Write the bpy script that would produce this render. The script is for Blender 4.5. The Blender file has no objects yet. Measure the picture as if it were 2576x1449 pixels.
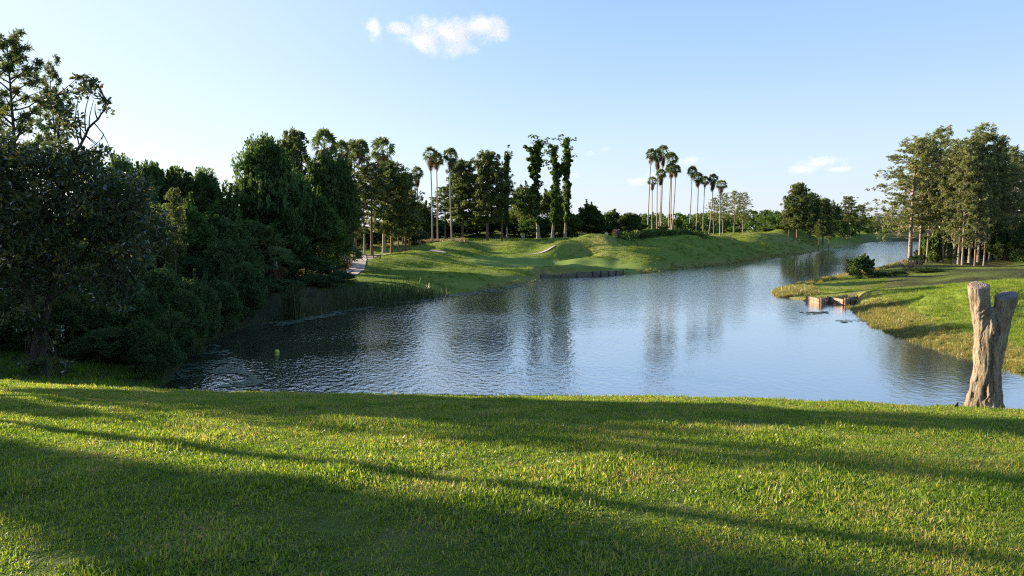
import bpy, math, random
import numpy as np
from mathutils import Vector, noise as mnoise

R = math.radians
rs = np.random.RandomState
sc = bpy.context.scene
COL = sc.collection

# ----------------------------------------------------------------------------------------------
# camera geometry (pixel coordinates are those of a 2576 x 1449 picture)
# ----------------------------------------------------------------------------------------------
FPX, CX, CY, HORIZON, ZC = 1860.0, 1288.0, 724.5, 575.0, 7.0
TH = math.atan((CY - HORIZON) / FPX)
CT, ST = math.cos(TH), math.sin(TH)
SUN_AZ, SUN_EL = R(-63.0), R(14.3)      # azimuth measured from +Y (ahead), negative = left
EXPO = 1.62
SKY_GAIN = .90 / (.14 * .88 * 2 ** EXPO)
SUN_H = np.array([math.sin(SUN_AZ), math.cos(SUN_AZ)])


def ray(xd, yd):
    u, v = (xd - CX) / FPX, (yd - CY) / FPX
    return u, CT - v * ST, -ST - v * CT


def at(xd, yd, Y):
    """point at forward distance Y seen at pixel (xd, yd)"""
    a, b, c = ray(xd, yd)
    return a / b * Y, Y, ZC + c / b * Y


def atw(xd, yd, z=0.0):
    """point on the level z seen at pixel (xd, yd)"""
    a, b, c = ray(xd, yd)
    t = (z - ZC) / c
    return a * t, b * t


def X(xd, Y, yd=600):
    a, b, c = ray(xd, yd)
    return a / b * Y


# ----------------------------------------------------------------------------------------------
# materials
# ----------------------------------------------------------------------------------------------
def new_mat(name):
    m = bpy.data.materials.new(name)
    m.use_nodes = True
    nt = m.node_tree
    nt.nodes.clear()
    out = nt.nodes.new('ShaderNodeOutputMaterial')
    return m, nt, out


def N(nt, t, **kw):
    n = nt.nodes.new(t)
    for k, v in kw.items():
        if k.startswith('i_'):
            key = k[2:]
            key = int(key) if key.isdigit() else key.replace('_', ' ')
            n.inputs[key].default_value = v
        else:
            setattr(n, k, v)
    return n


def L(nt, a, b):
    nt.links.new(a, b)


def ramp(nt, stops, interp='LINEAR'):
    n = nt.nodes.new('ShaderNodeValToRGB')
    cr = n.color_ramp
    cr.interpolation = interp
    while len(cr.elements) < len(stops):
        cr.elements.new(0.5)
    for e, (p, c) in zip(cr.elements, stops):
        e.position = p
        e.color = (c[0], c[1], c[2], 1)
    return n


def leaf_mat(name, stops, transl=0.35, gloss=0.12, rough=0.45, patch=0.):
    m, nt, out = new_mat(name)
    at_ = N(nt, 'ShaderNodeAttribute', attribute_name='tint')
    oi = N(nt, 'ShaderNodeObjectInfo')
    ad = N(nt, 'ShaderNodeMath', operation='MULTIPLY_ADD')
    L(nt, oi.outputs['Random'], ad.inputs[0])
    ad.inputs[1].default_value = 0.10
    L(nt, at_.outputs['Fac'], ad.inputs[2])
    sb = N(nt, 'ShaderNodeMath', operation='SUBTRACT')
    L(nt, ad.outputs[0], sb.inputs[0])
    sb.inputs[1].default_value = 0.05
    rp = ramp(nt, stops)
    src = sb.outputs[0]
    if patch:
        ge = N(nt, 'ShaderNodeNewGeometry')
        pn = N(nt, 'ShaderNodeTexNoise', i_Scale=1.1, i_Detail=5., i_Roughness=.68); L(nt, ge.outputs['Position'], pn.inputs['Vector'])
        pm = N(nt, 'ShaderNodeMath', operation='SUBTRACT', i_1=.5); L(nt, pn.outputs['Fac'], pm.inputs[0])
        pa = N(nt, 'ShaderNodeMath', operation='MULTIPLY_ADD', i_1=patch); L(nt, pm.outputs[0], pa.inputs[0]); L(nt, src, pa.inputs[2]); src = pa.outputs[0]
    L(nt, src, rp.inputs[0])
    d = N(nt, 'ShaderNodeBsdfDiffuse')
    t = N(nt, 'ShaderNodeBsdfTranslucent')
    g = N(nt, 'ShaderNodeBsdfGlossy')
    g.inputs['Roughness'].default_value = rough
    L(nt, rp.outputs[0], d.inputs[0])
    hs = N(nt, 'ShaderNodeHueSaturation', i_Saturation=1.15, i_Value=1.25)
    L(nt, rp.outputs[0], hs.inputs['Color'])
    L(nt, hs.outputs[0], t.inputs[0])
    m1 = N(nt, 'ShaderNodeMixShader', i_0=transl)
    L(nt, d.outputs[0], m1.inputs[1]); L(nt, t.outputs[0], m1.inputs[2])
    fr = N(nt, 'ShaderNodeFresnel', i_IOR=1.35)
    mu = N(nt, 'ShaderNodeMath', operation='MULTIPLY', i_1=gloss)
    L(nt, fr.outputs[0], mu.inputs[0])
    m2 = N(nt, 'ShaderNodeMixShader')
    L(nt, mu.outputs[0], m2.inputs[0])
    L(nt, m1.outputs[0], m2.inputs[1]); L(nt, g.outputs[0], m2.inputs[2])
    L(nt, m2.outputs[0], out.inputs[0])
    return m


def bark_mat(name, c1, c2, scale=(6, 6, 1.2), bump=0.5):
    m, nt, out = new_mat(name)
    tc = N(nt, 'ShaderNodeTexCoord')
    mp = N(nt, 'ShaderNodeMapping')
    mp.inputs['Scale'].default_value = scale
    L(nt, tc.outputs['Object'], mp.inputs[0])
    nz = N(nt, 'ShaderNodeTexNoise', i_Scale=1.0, i_Detail=6.0, i_Roughness=0.65)
    L(nt, mp.outputs[0], nz.inputs['Vector'])
    rp = ramp(nt, [(0.3, c1), (0.7, c2)])
    L(nt, nz.outputs['Fac'], rp.inputs[0])
    p = N(nt, 'ShaderNodeBsdfPrincipled')
    p.inputs['Roughness'].default_value = 0.9
    p.inputs['Specular IOR Level'].default_value = 0.15
    L(nt, rp.outputs[0], p.inputs['Base Color'])
    b = N(nt, 'ShaderNodeBump', i_Strength=bump, i_Distance=0.05)
    L(nt, nz.outputs['Fac'], b.inputs['Height'])
    L(nt, b.outputs[0], p.inputs['Normal'])
    L(nt, p.outputs[0], out.inputs[0])
    return m


M = {}
M['oak'] = leaf_mat('oak_leaf', [(0, (.042, .078, .024)), (.55, (.100, .142, .042)), (.9, (.165, .195, .060)), (1, (.20, .18, .06))], .42, .05)
M['bush'] = leaf_mat('wax_myrtle_leaf', [(0, (.036, .074, .028)), (.6, (.092, .138, .046)), (1, (.15, .19, .06))], .38, .05)
M['lightbush'] = leaf_mat('light_shrub_leaf', [(0, (.050, .090, .020)), (.6, (.105, .160, .038)), (1, (.17, .21, .05))], .4, .05)
M['pine'] = leaf_mat('pine_needle', [(0, (.058, .090, .032)), (.55, (.120, .152, .054)), (.95, (.195, .21, .080)), (1, (.22, .20, .10))], .40, .04)
M['pinewarm'] = leaf_mat('cypress_needle', [(0, (.105, .130, .052)), (.5, (.190, .215, .085)), (.9, (.27, .275, .120)), (1, (.28, .24, .15))], .48, .04)
M['pinedark'] = leaf_mat('sand_pine_needle', [(0, (.034, .070, .024)), (.6, (.075, .130, .040)), (1, (.15, .20, .06))], .36, .04)
M['magnolia'] = leaf_mat('magnolia_leaf', [(0, (.034, .064, .024)), (.45, (.076, .106, .040)), (.72, (.125, .130, .048)), (.86, (.13, .100, .042)), (.94, (.22, .20, .045)), (1, (.38, .31, .045))], .34, .22, .35)
M['vine'] = leaf_mat('vine_leaf', [(0, (.042, .080, .020)), (.6, (.090, .145, .038)), (1, (.16, .21, .06))], .42, .05)
M['palm'] = leaf_mat('palm_frond', [(0, (.055, .085, .030)), (.6, (.115, .155, .055)), (1, (.18, .20, .08))], .38, .08, .35)
M['deadpalm'] = leaf_mat('dead_frond', [(0, (.10, .065, .035)), (.5, (.20, .13, .07)), (1, (.32, .21, .11))], .3)
M['moss'] = leaf_mat('hanging_moss', [(0, (.10, .11, .07)), (1, (.22, .21, .14))], .3)
M['drybush'] = leaf_mat('dry_twigs', [(0, (.06, .05, .045)), (1, (.17, .13, .11))], .2)
M['grass'] = leaf_mat('lawn_blade', [(0, (.060, .135, .016)), (.5, (.180, .258, .044)), (.84, (.325, .375, .075)), (.95, (.42, .38, .09)), (1, (.46, .33, .15))], .55, .04, .4, 1.2)
M['reed'] = leaf_mat('reed_blade', [(0, (.035, .055, .022)), (.6, (.075, .095, .038)), (1, (.22, .19, .09))], .3)
M['bankgrass'] = leaf_mat('bank_grass_blade', [(0, (.08, .13, .024)), (.40, (.17, .22, .04)), (.7, (.32, .28, .075)), (1, (.42, .29, .13))], .4)
M['straw'] = leaf_mat('straw_blade', [(0, (.14, .105, .05)), (.5, (.26, .19, .10)), (1, (.38, .29, .18))], .3)
M['rough'] = leaf_mat('rough_blade', [(0, (.060, .115, .014)), (.5, (.155, .212, .036)), (.85, (.25, .27, .06)), (1, (.33, .29, .10))], .42, .03)
M['lily'] = leaf_mat('lily_pad_leaf', [(0, (.08, .125, .075)), (.7, (.12, .17, .10)), (1, (.13, .13, .05))], .1, .45, .3)
M['barkdark'] = bark_mat('dark_bark', (.030, .024, .018), (.10, .082, .064))
M['barkpine'] = bark_mat('pine_bark', (.075, .052, .038), (.24, .165, .12))
M['barkpale'] = bark_mat('pale_bark', (.13, .115, .095), (.34, .30, .245))
M['barkgrove'] = bark_mat('grove_bark', (.13, .10, .08), (.34, .275, .22))
M['barkpalm'] = bark_mat('palm_bark', (.24, .19, .155), (.46, .38, .32), (5, 5, 9))


# ----------------------------------------------------------------------------------------------
# mesh building
# ----------------------------------------------------------------------------------------------
class MB:
    def __init__(s):
        s.V, s.F, s.T, s.n, s.sm = [], [], [], 0, []

    def add(s, v, f, t=0.5, smooth=False):
        v = np.asarray(v, float).reshape(-1, 3)
        f = np.asarray(f, int).reshape(-1, 4)
        s.V.append(v); s.F.append(f + s.n); s.n += len(v)
        s.T.append(np.broadcast_to(np.asarray(t, float), (len(f),)).copy())
        s.sm.append(np.full(len(f), smooth))

    def quads(s, q, t=0.5):
        q = np.asarray(q, float)
        k = len(q)
        s.add(q.reshape(-1, 3), np.arange(k * 4).reshape(k, 4), t)

    def tube(s, pts, rad, n=7, t=0.5, cap=True):
        pts = np.asarray(pts, float); rad = np.broadcast_to(np.asarray(rad, float), (len(pts),))
        tg = np.gradient(pts, axis=0)
        tg /= np.linalg.norm(tg, axis=1)[:, None] + 1e-9
        ref = np.array([1.0, 0.13, 0.07]) if abs(tg[0][0]) < .8 else np.array([0.1, 1.0, .05])
        a = np.cross(tg, ref); a /= np.linalg.norm(a, axis=1)[:, None] + 1e-9
        b = np.cross(tg, a)
        an = np.arange(n) * 2 * math.pi / n
        ring = a[:, None, :] * np.cos(an)[None, :, None] + b[:, None, :] * np.sin(an)[None, :, None]
        v = pts[:, None, :] + ring * rad[:, None, None]
        k = len(pts)
        i = np.arange(k - 1)[:, None] * n; j = np.arange(n)[None, :]; jn = (j + 1) % n
        f = np.stack([i + j, i + jn, i + n + jn, i + n + j], -1).reshape(-1, 4)
        s.add(v.reshape(-1, 3), f, t, True)
        if cap:
            for c, o in ((k - 1, 0),):
                vv = np.vstack([v[c], pts[c][None]])
                ff = np.array([[q, (q + 1) % n, n, n] for q in range(n)])
                # quads with a doubled corner are avoided: pair up segments
                ff = np.array([[q, (q + 1) % n, (q + 2) % n, n] for q in range(0, n - 1, 2)] + ([[n - 1, 0, n, n - 1]] if False else []))
                s.add(vv, ff, t, False)

    def box(s, c, size, rot=0.0, t=0.5, tilt=None):
        x, y, z = np.asarray(size) / 2
        v = np.array([[-x, -y, -z], [x, -y, -z], [x, y, -z], [-x, y, -z], [-x, -y, z], [x, -y, z], [x, y, z], [-x, y, z]])
        if tilt is not None:
            ca, sa = math.cos(tilt), math.sin(tilt)
            v = np.stack([v[:, 0] * ca + v[:, 2] * sa, v[:, 1], -v[:, 0] * sa + v[:, 2] * ca], 1)
        ca, sa = math.cos(rot), math.sin(rot)
        v = np.stack([v[:, 0] * ca - v[:, 1] * sa, v[:, 0] * sa + v[:, 1] * ca, v[:, 2]], 1) + np.asarray(c)
        f = [[3, 2, 1, 0], [4, 5, 6, 7], [0, 1, 5, 4], [1, 2, 6, 5], [2, 3, 7, 6], [3, 0, 4, 7]]
        s.add(v, f, t)

    def mesh(s, name, mat):
        V = np.vstack(s.V); F = np.vstack(s.F); T = np.concatenate(s.T); S = np.concatenate(s.sm)
        me = bpy.data.meshes.new(name)
        me.vertices.add(len(V)); me.vertices.foreach_set('co', V.ravel())
        me.loops.add(F.size); me.loops.foreach_set('vertex_index', F.ravel().astype(np.int32))
        me.polygons.add(len(F))
        me.polygons.foreach_set('loop_start', (np.arange(len(F)) * 4).astype(np.int32))
        me.polygons.foreach_set('use_smooth', S)
        a = me.attributes.new('tint', 'FLOAT', 'FACE'); a.data.foreach_set('value', T)
        me.materials.append(mat)
        me.update(calc_edges=True)
        return me


def unit(v):
    return v / (np.linalg.norm(v, axis=-1, keepdims=True) + 1e-9)


def rand_dirs(r, n):
    return unit(r.normal(size=(n, 3)))


def leaves(mb, r, c, out, Ln, Wd, tint, up=0.35, fold=0.18):
    """diamond leaves: centres c, growing direction biased to out"""
    n = len(c)
    a = unit(out + r.normal(size=(n, 3)) * 0.55)
    nr = unit(rand_dirs(r, n) + np.array([0, 0, up]))
    b = unit(np.cross(nr, a)); nr = np.cross(a, b)
    l = (Ln * r.uniform(.7, 1.25, n))[:, None]; w = (Wd * r.uniform(.7, 1.25, n))[:, None]
    p0 = c - a * l * .5
    p1 = c + b * w * .5 + nr * w * fold + a * l * .05
    p2 = c + a * l * .5
    p3 = c - b * w * .5 + nr * w * fold + a * l * .05
    mb.quads(np.stack([p0, p1, p2, p3], 1), tint)


def clump(mb, r, c, rad, n, Ln, Wd, squash=.75, tbase=None, up=.35):
    d = rand_dirs(r, n)
    rr = rad * r.uniform(.15, 1, n) ** .5
    p = d * rr[:, None] * np.array([1, 1, squash]) + c
    tb = r.uniform(.15, .75) if tbase is None else tbase
    t = np.clip(tb + r.normal(0, .16, n), 0, 1)
    leaves(mb, r, p, d, Ln, Wd, t, up)


def curve(p0, p1, r, bend=.15, k=6, sag=0.0):
    p0, p1 = np.asarray(p0, float), np.asarray(p1, float)
    t = np.linspace(0, 1, k)[:, None]
    ln = np.linalg.norm(p1 - p0)
    off = r.normal(size=3) * bend * ln
    w = np.sin(t * math.pi)
    p = p0 + (p1 - p0) * t + off * w * .5 + np.array([0, 0, -sag * ln]) * w
    return p


def build_broadleaf(seed, H=12., W=10., bottom=.12, nc=90, per=60, Ln=.34, Wd=.2, leaf='oak', bark='barkdark',
                    tr=.28, crad=(.9, 1.5), sprigs=16):
    r = rs(seed)
    tr_mb, cr = MB(), MB()
    zb = bottom * H
    lob = rand_dirs(r, 7); lw = r.uniform(.1, .42, 7)
    C = []
    hc = (H - zb)
    tries = 0
    while len(C) < nc and tries < 9000:
        tries += 1
        d = rand_dirs(r, 1)[0]
        d[2] = abs(d[2]) * 1.0 if r.rand() < .7 else d[2]
        q = 1 - max(0., max(lw * np.clip(lob @ d - .2, 0, 1)))
        rad = q * r.uniform(.35, 1) ** .5
        p = np.array([d[0] * W / 2 * rad, d[1] * W / 2 * rad, 0])
        zc = zb + hc * .42
        p[2] = zc + (d[2] * rad * (hc * .58 if d[2] > 0 else hc * .42))
        if p[2] < zb:
            continue
        C.append(p)
    C = np.array(C)
    C[:, :2] *= (1 - .25 * np.clip((C[:, 2:] - zb) / hc, 0, 1))
    top = C[C[:, 2].argmax()]
    trunk_top = np.array([top[0] * .5, top[1] * .5, zb + hc * .72])
    tp = curve((0, 0, -.6), trunk_top, r, .05, 9)
    tr_mb.tube(tp, np.linspace(1, .22, 9) * tr * np.r_[1.45, 1.1, np.ones(7)], 9)
    idx = r.permutation(len(C))[:min(26, len(C))]
    for i in idx:
        h = np.clip((C[i][2] - .18 * H) / H, .12, .8)
        k = h * 8
        base = tp[int(np.clip(k * .8, 1, 7))]
        tr_mb.tube(curve(base, C[i], r, .14, 6), np.linspace(.42, .08, 6) * tr * r.uniform(.6, 1), 5)
    for c in C:
        rad = r.uniform(*crad)
        clump(cr, r, c, rad, int(per * r.uniform(.7, 1.3)), Ln, Wd)
    zc = np.array([0, 0, zb + hc * .4])
    outer = C[np.argsort(-np.linalg.norm((C - zc) / [W / 2, W / 2, hc * .55], axis=1))][:int(len(C) * .6)]
    for i in range(sprigs):
        c = outer[r.randint(len(outer))]; d = unit((c - zc) * [1, 1, .5] + np.array([0, 0, W * .28]) + r.normal(0, W * .06, 3))
        ln = W * r.uniform(.10, .24)
        for q in range(5):
            clump(cr, r, c + d * ln * (q + 1) / 5, crad[0] * (.55 - .07 * q), int(per * .28), Ln, Wd, 1.1)
    return dict(root='oak_tree', H=H, W=W, parts=[('trunk', tr_mb.mesh('trunk', M[bark])), ('crown', cr.mesh('crown', M[leaf]))])


def build_pine(seed, H=22., W=9., bare=.45, nl=55, leaf='pine', bark='barkpine', tr=.26, tuft=14, nt=6, Ln=.5, Wd=.1, conic=.5, sub=.35, moss=0,
               droop=.0, snags=4, candle=False, rise0=0.):
    """tall trunk, level limbs, tufts of needles along the outer half of every limb"""
    r = rs(seed)
    tm, cr = MB(), MB()
    wob = r.normal(0, .25, 2)
    zz = np.linspace(0, 1, 12)
    ax = np.stack([wob[0] * np.sin(zz * 3) * .8, wob[1] * np.sin(zz * 2.3 + 1) * .8 - wob[1] * .8 * math.sin(1), zz * H], 1)
    ax[0, 2] = -.6
    tm.tube(ax, tr * (1 - .86 * zz ** 1.1) * np.r_[1.35, np.ones(11)], 8)

    def axis(h):
        return np.array([np.interp(h, zz, ax[:, i]) for i in range(2)] + [h * H])
    for i in range(snags):
        h = r.uniform(.18, bare)
        a = r.uniform(0, 6.28); b = axis(h)
        e = b + np.array([math.cos(a), math.sin(a), .2]) * r.uniform(.6, 1.8)
        tm.tube(curve(b, e, r, .1, 4), np.linspace(.05, .015, 4), 5)
    for i in range(nl):
        h = bare + (1 - bare) * ((i + r.uniform(0, 1)) / nl) ** .9
        u = (h - bare) / (1 - bare)
        prof = (1 - u) ** conic * (.55 + .45 * min(1, u / .25)) if u < .97 else .12
        ln = W / 2 * prof * r.uniform(.45, 1.12) + .25
        a = i * 2.4 + r.uniform(-.5, .5)
        b = axis(min(h, .99))
        rise = r.uniform(-.05, .35) + .35 * u - droop + rise0
        e = b + np.array([math.cos(a) * ln, math.sin(a) * ln, rise * ln])
        p = curve(b, e, r, .12, 6)
        tm.tube(p, np.linspace(1, .2, 6) * max(.02, tr * .30 * prof + .015), 5, cap=False)
        if candle and h > .3:
            for q in range(3):
                c = e + r.normal(0, .4, 3) * [1, 1, .3]; nn = 22
                pp = c + np.stack([r.normal(0, .10, nn), r.normal(0, .10, nn), r.uniform(0, 1.35, nn)], 1)
                leaves(cr, r, pp, np.tile([0, 0, 2.5], (nn, 1)), .4, .13, r.uniform(.5, 1, nn), .2, .05)
        k = max(2, int(nt * (.4 + .8 * prof) * r.uniform(.7, 1.3)))
        for q in range(k):
            f = r.uniform(.35, 1.03)
            c = np.array([np.interp(f, np.linspace(0, 1, 6), p[:, j]) for j in range(3)])
            c += r.normal(0, sub, 3) * np.array([1, 1, .55])
            nn = int(tuft * r.uniform(.7, 1.3))
            d = unit(rand_dirs(r, nn) + np.array([math.cos(a) * .4, math.sin(a) * .4, .35]))
            rr = r.uniform(.1, .55, nn)[:, None] * (.9 if Ln > .32 else .55)
            t = np.clip(r.uniform(.15, .8) + r.normal(0, .15, nn), 0, 1)
            leaves(cr, r, c + d * rr, d, Ln, Wd, t, .2, .05)
    for i in range(moss):
        h = r.uniform(bare * .85, .8); a = r.uniform(0, 6.28); rr = r.uniform(.4, W * .36)
        c = axis(h) + np.array([math.cos(a) * rr, math.sin(a) * rr, -.2])
        n = 10
        p = c + np.stack([r.normal(0, .12, n), r.normal(0, .12, n), -r.uniform(0, 1.5, n)], 1)
        leaves(cr, r, p, np.tile([0, 0, -1.5], (n, 1)), .8, .09, r.uniform(.96, 1, n), 0, 0)
    parts = [('trunk', tm.mesh('trunk', M[bark])), ('crown', cr.mesh('crown', M[leaf]))]
    return dict(root='pine_tree', H=H, W=W, parts=parts)


def fan_leaf(mb, r, c, d, pet, rad, droop, tint, seg=11):
    """one palm fan: stalk then a pleated fan of pointed segments"""
    d = unit(np.asarray(d, float))
    side = unit(np.cross(d, np.array([0, 0, 1.0]) + r.normal(0, .75, 3)))
    upv = np.cross(side, d)
    hub = c + d * pet - np.array([0, 0, droop * .25 * pet])
    w = side * .025
    mb.quads([[c - w, c + w, hub + w, hub - w]], tint)
    for i in range(seg):
        an = (i / (seg - 1) - .5) * 2.5
        a = d * math.cos(an) + side * math.sin(an)
        a = unit(a + upv * r.uniform(-.1, .25) * (1 - droop))
        l = rad * (1 - .2 * abs(an) / 1.25) * r.uniform(.85, 1.1)
        mid = hub + a * l * .62
        tip = hub + a * l - np.array([0, 0, l * (.16 + .5 * droop) * r.uniform(.6, 1.3)])
        b = unit(np.cross(a, upv)) * l * .085
        mb.quads([[hub, mid + b, tip, mid - b]], np.clip(tint + r.normal(0, .12), 0, 1))


def build_palm(seed, H=20., skirt=24, live=38, tr=.2, rad=1.0, pet=.85, root='fan_palm', boots=False, skl=1.8):
    r = rs(seed)
    tm, cr, dd = MB(), MB(), MB()
    zz = np.linspace(0, 1, 14)
    bx, by = r.normal(0, .2, 2)
    ax = np.stack([bx * np.sin(zz * 2.6), by * np.sin(zz * 2.6), zz * (H - 1.6)], 1)
    ax[0, 2] = -.5
    tm.tube(ax, tr * (np.r_[1.5, 1.15, np.linspace(1, .72, 12)]), 9)
    tp = ax[-1]
    for i in range(live):
        u = (i + .5) / live
        el = R(86 - 126 * u ** 1.05) + r.normal(0, .08)
        a = i * 2.4 + r.normal(0, .2)
        d = np.array([math.cos(a) * math.cos(el), math.sin(a) * math.cos(el), math.sin(el)])
        fan_leaf(cr, r, tp + np.array([0, 0, .15 * (1 - u)]), d, pet * r.uniform(.8, 1.15), rad * r.uniform(.85, 1.1), .10 + .4 * u, np.clip(.85 - .55 * u + r.normal(0, .12), 0, 1))
    for i in range(skirt):
        u = (i + .5) / skirt
        a = i * 2.4 + r.normal(0, .3)
        el = R(-38 - 45 * min(1, u * 1.2)) + r.normal(0, .1)
        z = -u * skl
        c = tp + np.array([0, 0, z - .1])
        d = np.array([math.cos(a) * math.cos(el), math.sin(a) * math.cos(el), math.sin(el)])
        fan_leaf(dd, r, c, d, pet * .55, rad * .8, .85, np.clip(.55 - .3 * u + r.normal(0, .2), 0, 1), 7)
    return dict(root=root, H=H, W=2.6 * (pet + rad) * .75, parts=[('trunk', tm.mesh('trunk', M['barkpalm'])), ('crown', cr.mesh('crown', M['palm'])), ('dead_fronds', dd.mesh('dead_fronds', M['deadpalm']))])


def build_vine_tree(seed, H=24., W=6., nb=3, root='vine_clad_tree', lean=.1, per=95, dense=1.0):
    r = rs(seed)
    tm, cr = MB(), MB()
    zz = np.linspace(0, 1, 12)
    ax = np.stack([r.normal(0, .3) * np.sin(zz * 3), r.normal(0, .3) * np.sin(zz * 3), zz * H * .95], 1)
    ax[0, 2] = -.5
    tm.tube(ax, .3 * (1 - .8 * zz) * np.r_[1.4, np.ones(11)], 8)

    def sleeve(p, f0, rad0, rad1, n, Ln=.42):
        for i in range(n):
            f = f0 + (1 - f0) * (i + r.rand()) / n
            c = np.array([np.interp(f, np.linspace(0, 1, len(p)), p[:, j]) for j in range(3)])
            rad = rad0 + (rad1 - rad0) * f
            a = r.uniform(0, 6.28)
            rad *= .72 + .75 * max(0, math.sin(f * 19 + 3 * math.sin(f * 7)))
            c = c + np.array([math.cos(a), math.sin(a), 0]) * rad * r.uniform(.1, .9)
            clump(cr, r, c, rad * r.uniform(.35, .85), int(per * r.uniform(.5, 1.2)), Ln, Ln * .7, 1.25)
    sleeve(ax, .16, .36, .8, int(80 * dense))
    for i in range(nb):
        h = r.uniform(.5, .8); a = r.uniform(0, 6.28)
        b = np.array([np.interp(h, zz, ax[:, j]) for j in range(3)])
        lt = W * r.uniform(.10, .30)
        e = b + np.array([math.cos(a) * lt, math.sin(a) * lt, min(H * r.uniform(.12, .24), H * .99 - b[2])])
        p = curve(b, e, r, .15, 6)
        tm.tube(p, np.linspace(.13, .03, 6), 6)
        sleeve(p, .2, .22, .5, int(15 * dense))
    for i in range(int(20 * dense)):
        c = ax[-1] + np.clip(r.normal(0, 1, 3), -1.6, 1.6) * np.array([W * .15, W * .15, 2.2]) + np.array([0, 0, -1.9])
        clump(cr, r, c, r.uniform(.4, .75), per // 5, .42, .3)
    return dict(root=root, H=H, W=W, parts=[('trunk', tm.mesh('trunk', M['barkpale'])), ('crown', cr.mesh('crown', M['vine']))])


PROTO = {}
PROTO['oak'] = [build_broadleaf(s, 12, 10, .20, 150, 62, .42, .27) for s in (11, 12, 13)]
PROTO['mass'] = [build_broadleaf(s, 12, 9.5, .02, 210, n, l, .62 * l, m, crad=cd) for s, m, n, l, cd in ((21, 'oak', 80, .42, (.7, 1.3)), (22, 'vine', 110, .36, (.6, 1.1)), (23, 'pinedark', 60, .48, (.8, 1.5)))]
PROTO['bush'] = [build_broadleaf(s, 6, 7, .0, 170, 130, .22, .12, 'bush', tr=.12, crad=(.45, .9)) for s in (31, 32)]
PROTO['shrub'] = [build_broadleaf(s, 3, 3.4, .0, 60, 80, .22, .13, 'bush', tr=.07, crad=(.35, .6)) for s in (33,)]
PROTO['lightshrub'] = [build_broadleaf(s, 3, 3.4, .0, 46, 46, .32, .22, 'lightbush', tr=.07, crad=(.4, .7)) for s in (34,)]
PROTO['pine'] = [build_pine(s, 22, 10, .42, 70, moss=m, tuft=22, nt=8, Wd=.17, Ln=.5) for s, m in ((41, 12), (42, 0), (43, 0))]
PROTO['lowpine'] = [build_pine(s, 16, 9, .20, 95, 'pine', nt=10, tuft=24, sub=.5, Wd=.19) for s in (44, 45)]
PROTO['grovepine'] = [build_pine(s, 25, 10.5, b, n, 'pinewarm', 'barkgrove', .25, tuft=16, nt=8, Ln=.5, Wd=.17, conic=.5, sub=.42, moss=14, snags=9) for s, b, n in ((51, .18, 84), (52, .32, 70), (53, .25, 76), (54, .40, 60))]
PROTO['candle'] = [build_pine(s, 14, 9.5, .04, 150, 'pinedark', 'barkdark', .2, tuft=30, nt=12, Ln=.36, Wd=.17, conic=.62, sub=.45, snags=0, candle=True) for s in (61, 62)]
PROTO['nearpine'] = [build_pine(s, 15.8, 4.4, b, n, 'pine', 'barkdark', .17, tuft=64, nt=5, Ln=.30, Wd=.055, conic=.36, sub=.13, snags=2, rise0=.35) for s, b, n in ((46, .52, 40), (47, .45, 34))]
PROTO['umbrella'] = [build_pine(48, 9, 4, .62, 46, 'pine', 'barkdark', .14, tuft=40, nt=9, Ln=.34, Wd=.12, conic=.3, sub=.3, snags=0, rise0=.1)]
PROTO['palm'] = [build_palm(s, 20, k, l, .145, rd, pt, skl=sl) for s, k, l, rd, pt, sl in ((71, 28, 48, 1.0, .85, 1.6), (72, 18, 44, .95, .8, 1.1), (73, 46, 40, 1.1, .8, 2.4), (76, 34, 38, 1.0, 1.0, 1.9), (77, 12, 50, 1.05, .9, .8))]
PROTO['skirtpalm'] = [build_palm(s, 16, 46, 34, .22, 1.25, 1.0, skl=2.6) for s in (74,)]
PROTO['sabal'] = [build_palm(s, 6, 26, 40, .22, 1.15, 1.3, 'cabbage_palm', skl=1.6) for s in (75,)]
PROTO['vine'] = [build_vine_tree(s, 24, 7, nb) for s, nb in ((81, 5), (82, 5), (83, 3))]
PROTO['column'] = [build_vine_tree(s, 12, 2.4, 0, 'vine_clad_tree', dense=1.6) for s in (84,)]
PROTO['vinetrunk'] = [build_vine_tree(85, 20, 2, 0, dense=1.3)]
for _l in PROTO.values():
    for _p in _l:
        me = _p['parts'][1][1]
        _c = np.empty(len(me.vertices) * 3); me.vertices.foreach_get('co', _c); _c = _c.reshape(-1, 3)
        _p['W'] = 2 * np.percentile(np.hypot(_c[:, 0], _c[:, 1]), 97)
        _p['H'] = np.percentile(_c[:, 2], 99.7)


def thing(name, label, cat, loc=(0, 0, 0), rotz=0., group=None, scale=(1, 1, 1)):
    o = bpy.data.objects.new(name, None)
    COL.objects.link(o)
    o.empty_display_size = .3
    o.location = loc; o.rotation_euler = (0, 0, rotz); o.scale = scale
    o['label'] = label; o['category'] = cat
    if group:
        o['group'] = group
    return o


def obj(name, me, parent=None):
    o = bpy.data.objects.new(name, me)
    COL.objects.link(o)
    if parent:
        o.parent = parent
    return o


def tag(o, label=None, cat=None, group=None, kind=None):
    if label: o['label'] = label
    if cat: o['category'] = cat
    if group: o['group'] = group
    if kind: o['kind'] = kind
    return o


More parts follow.
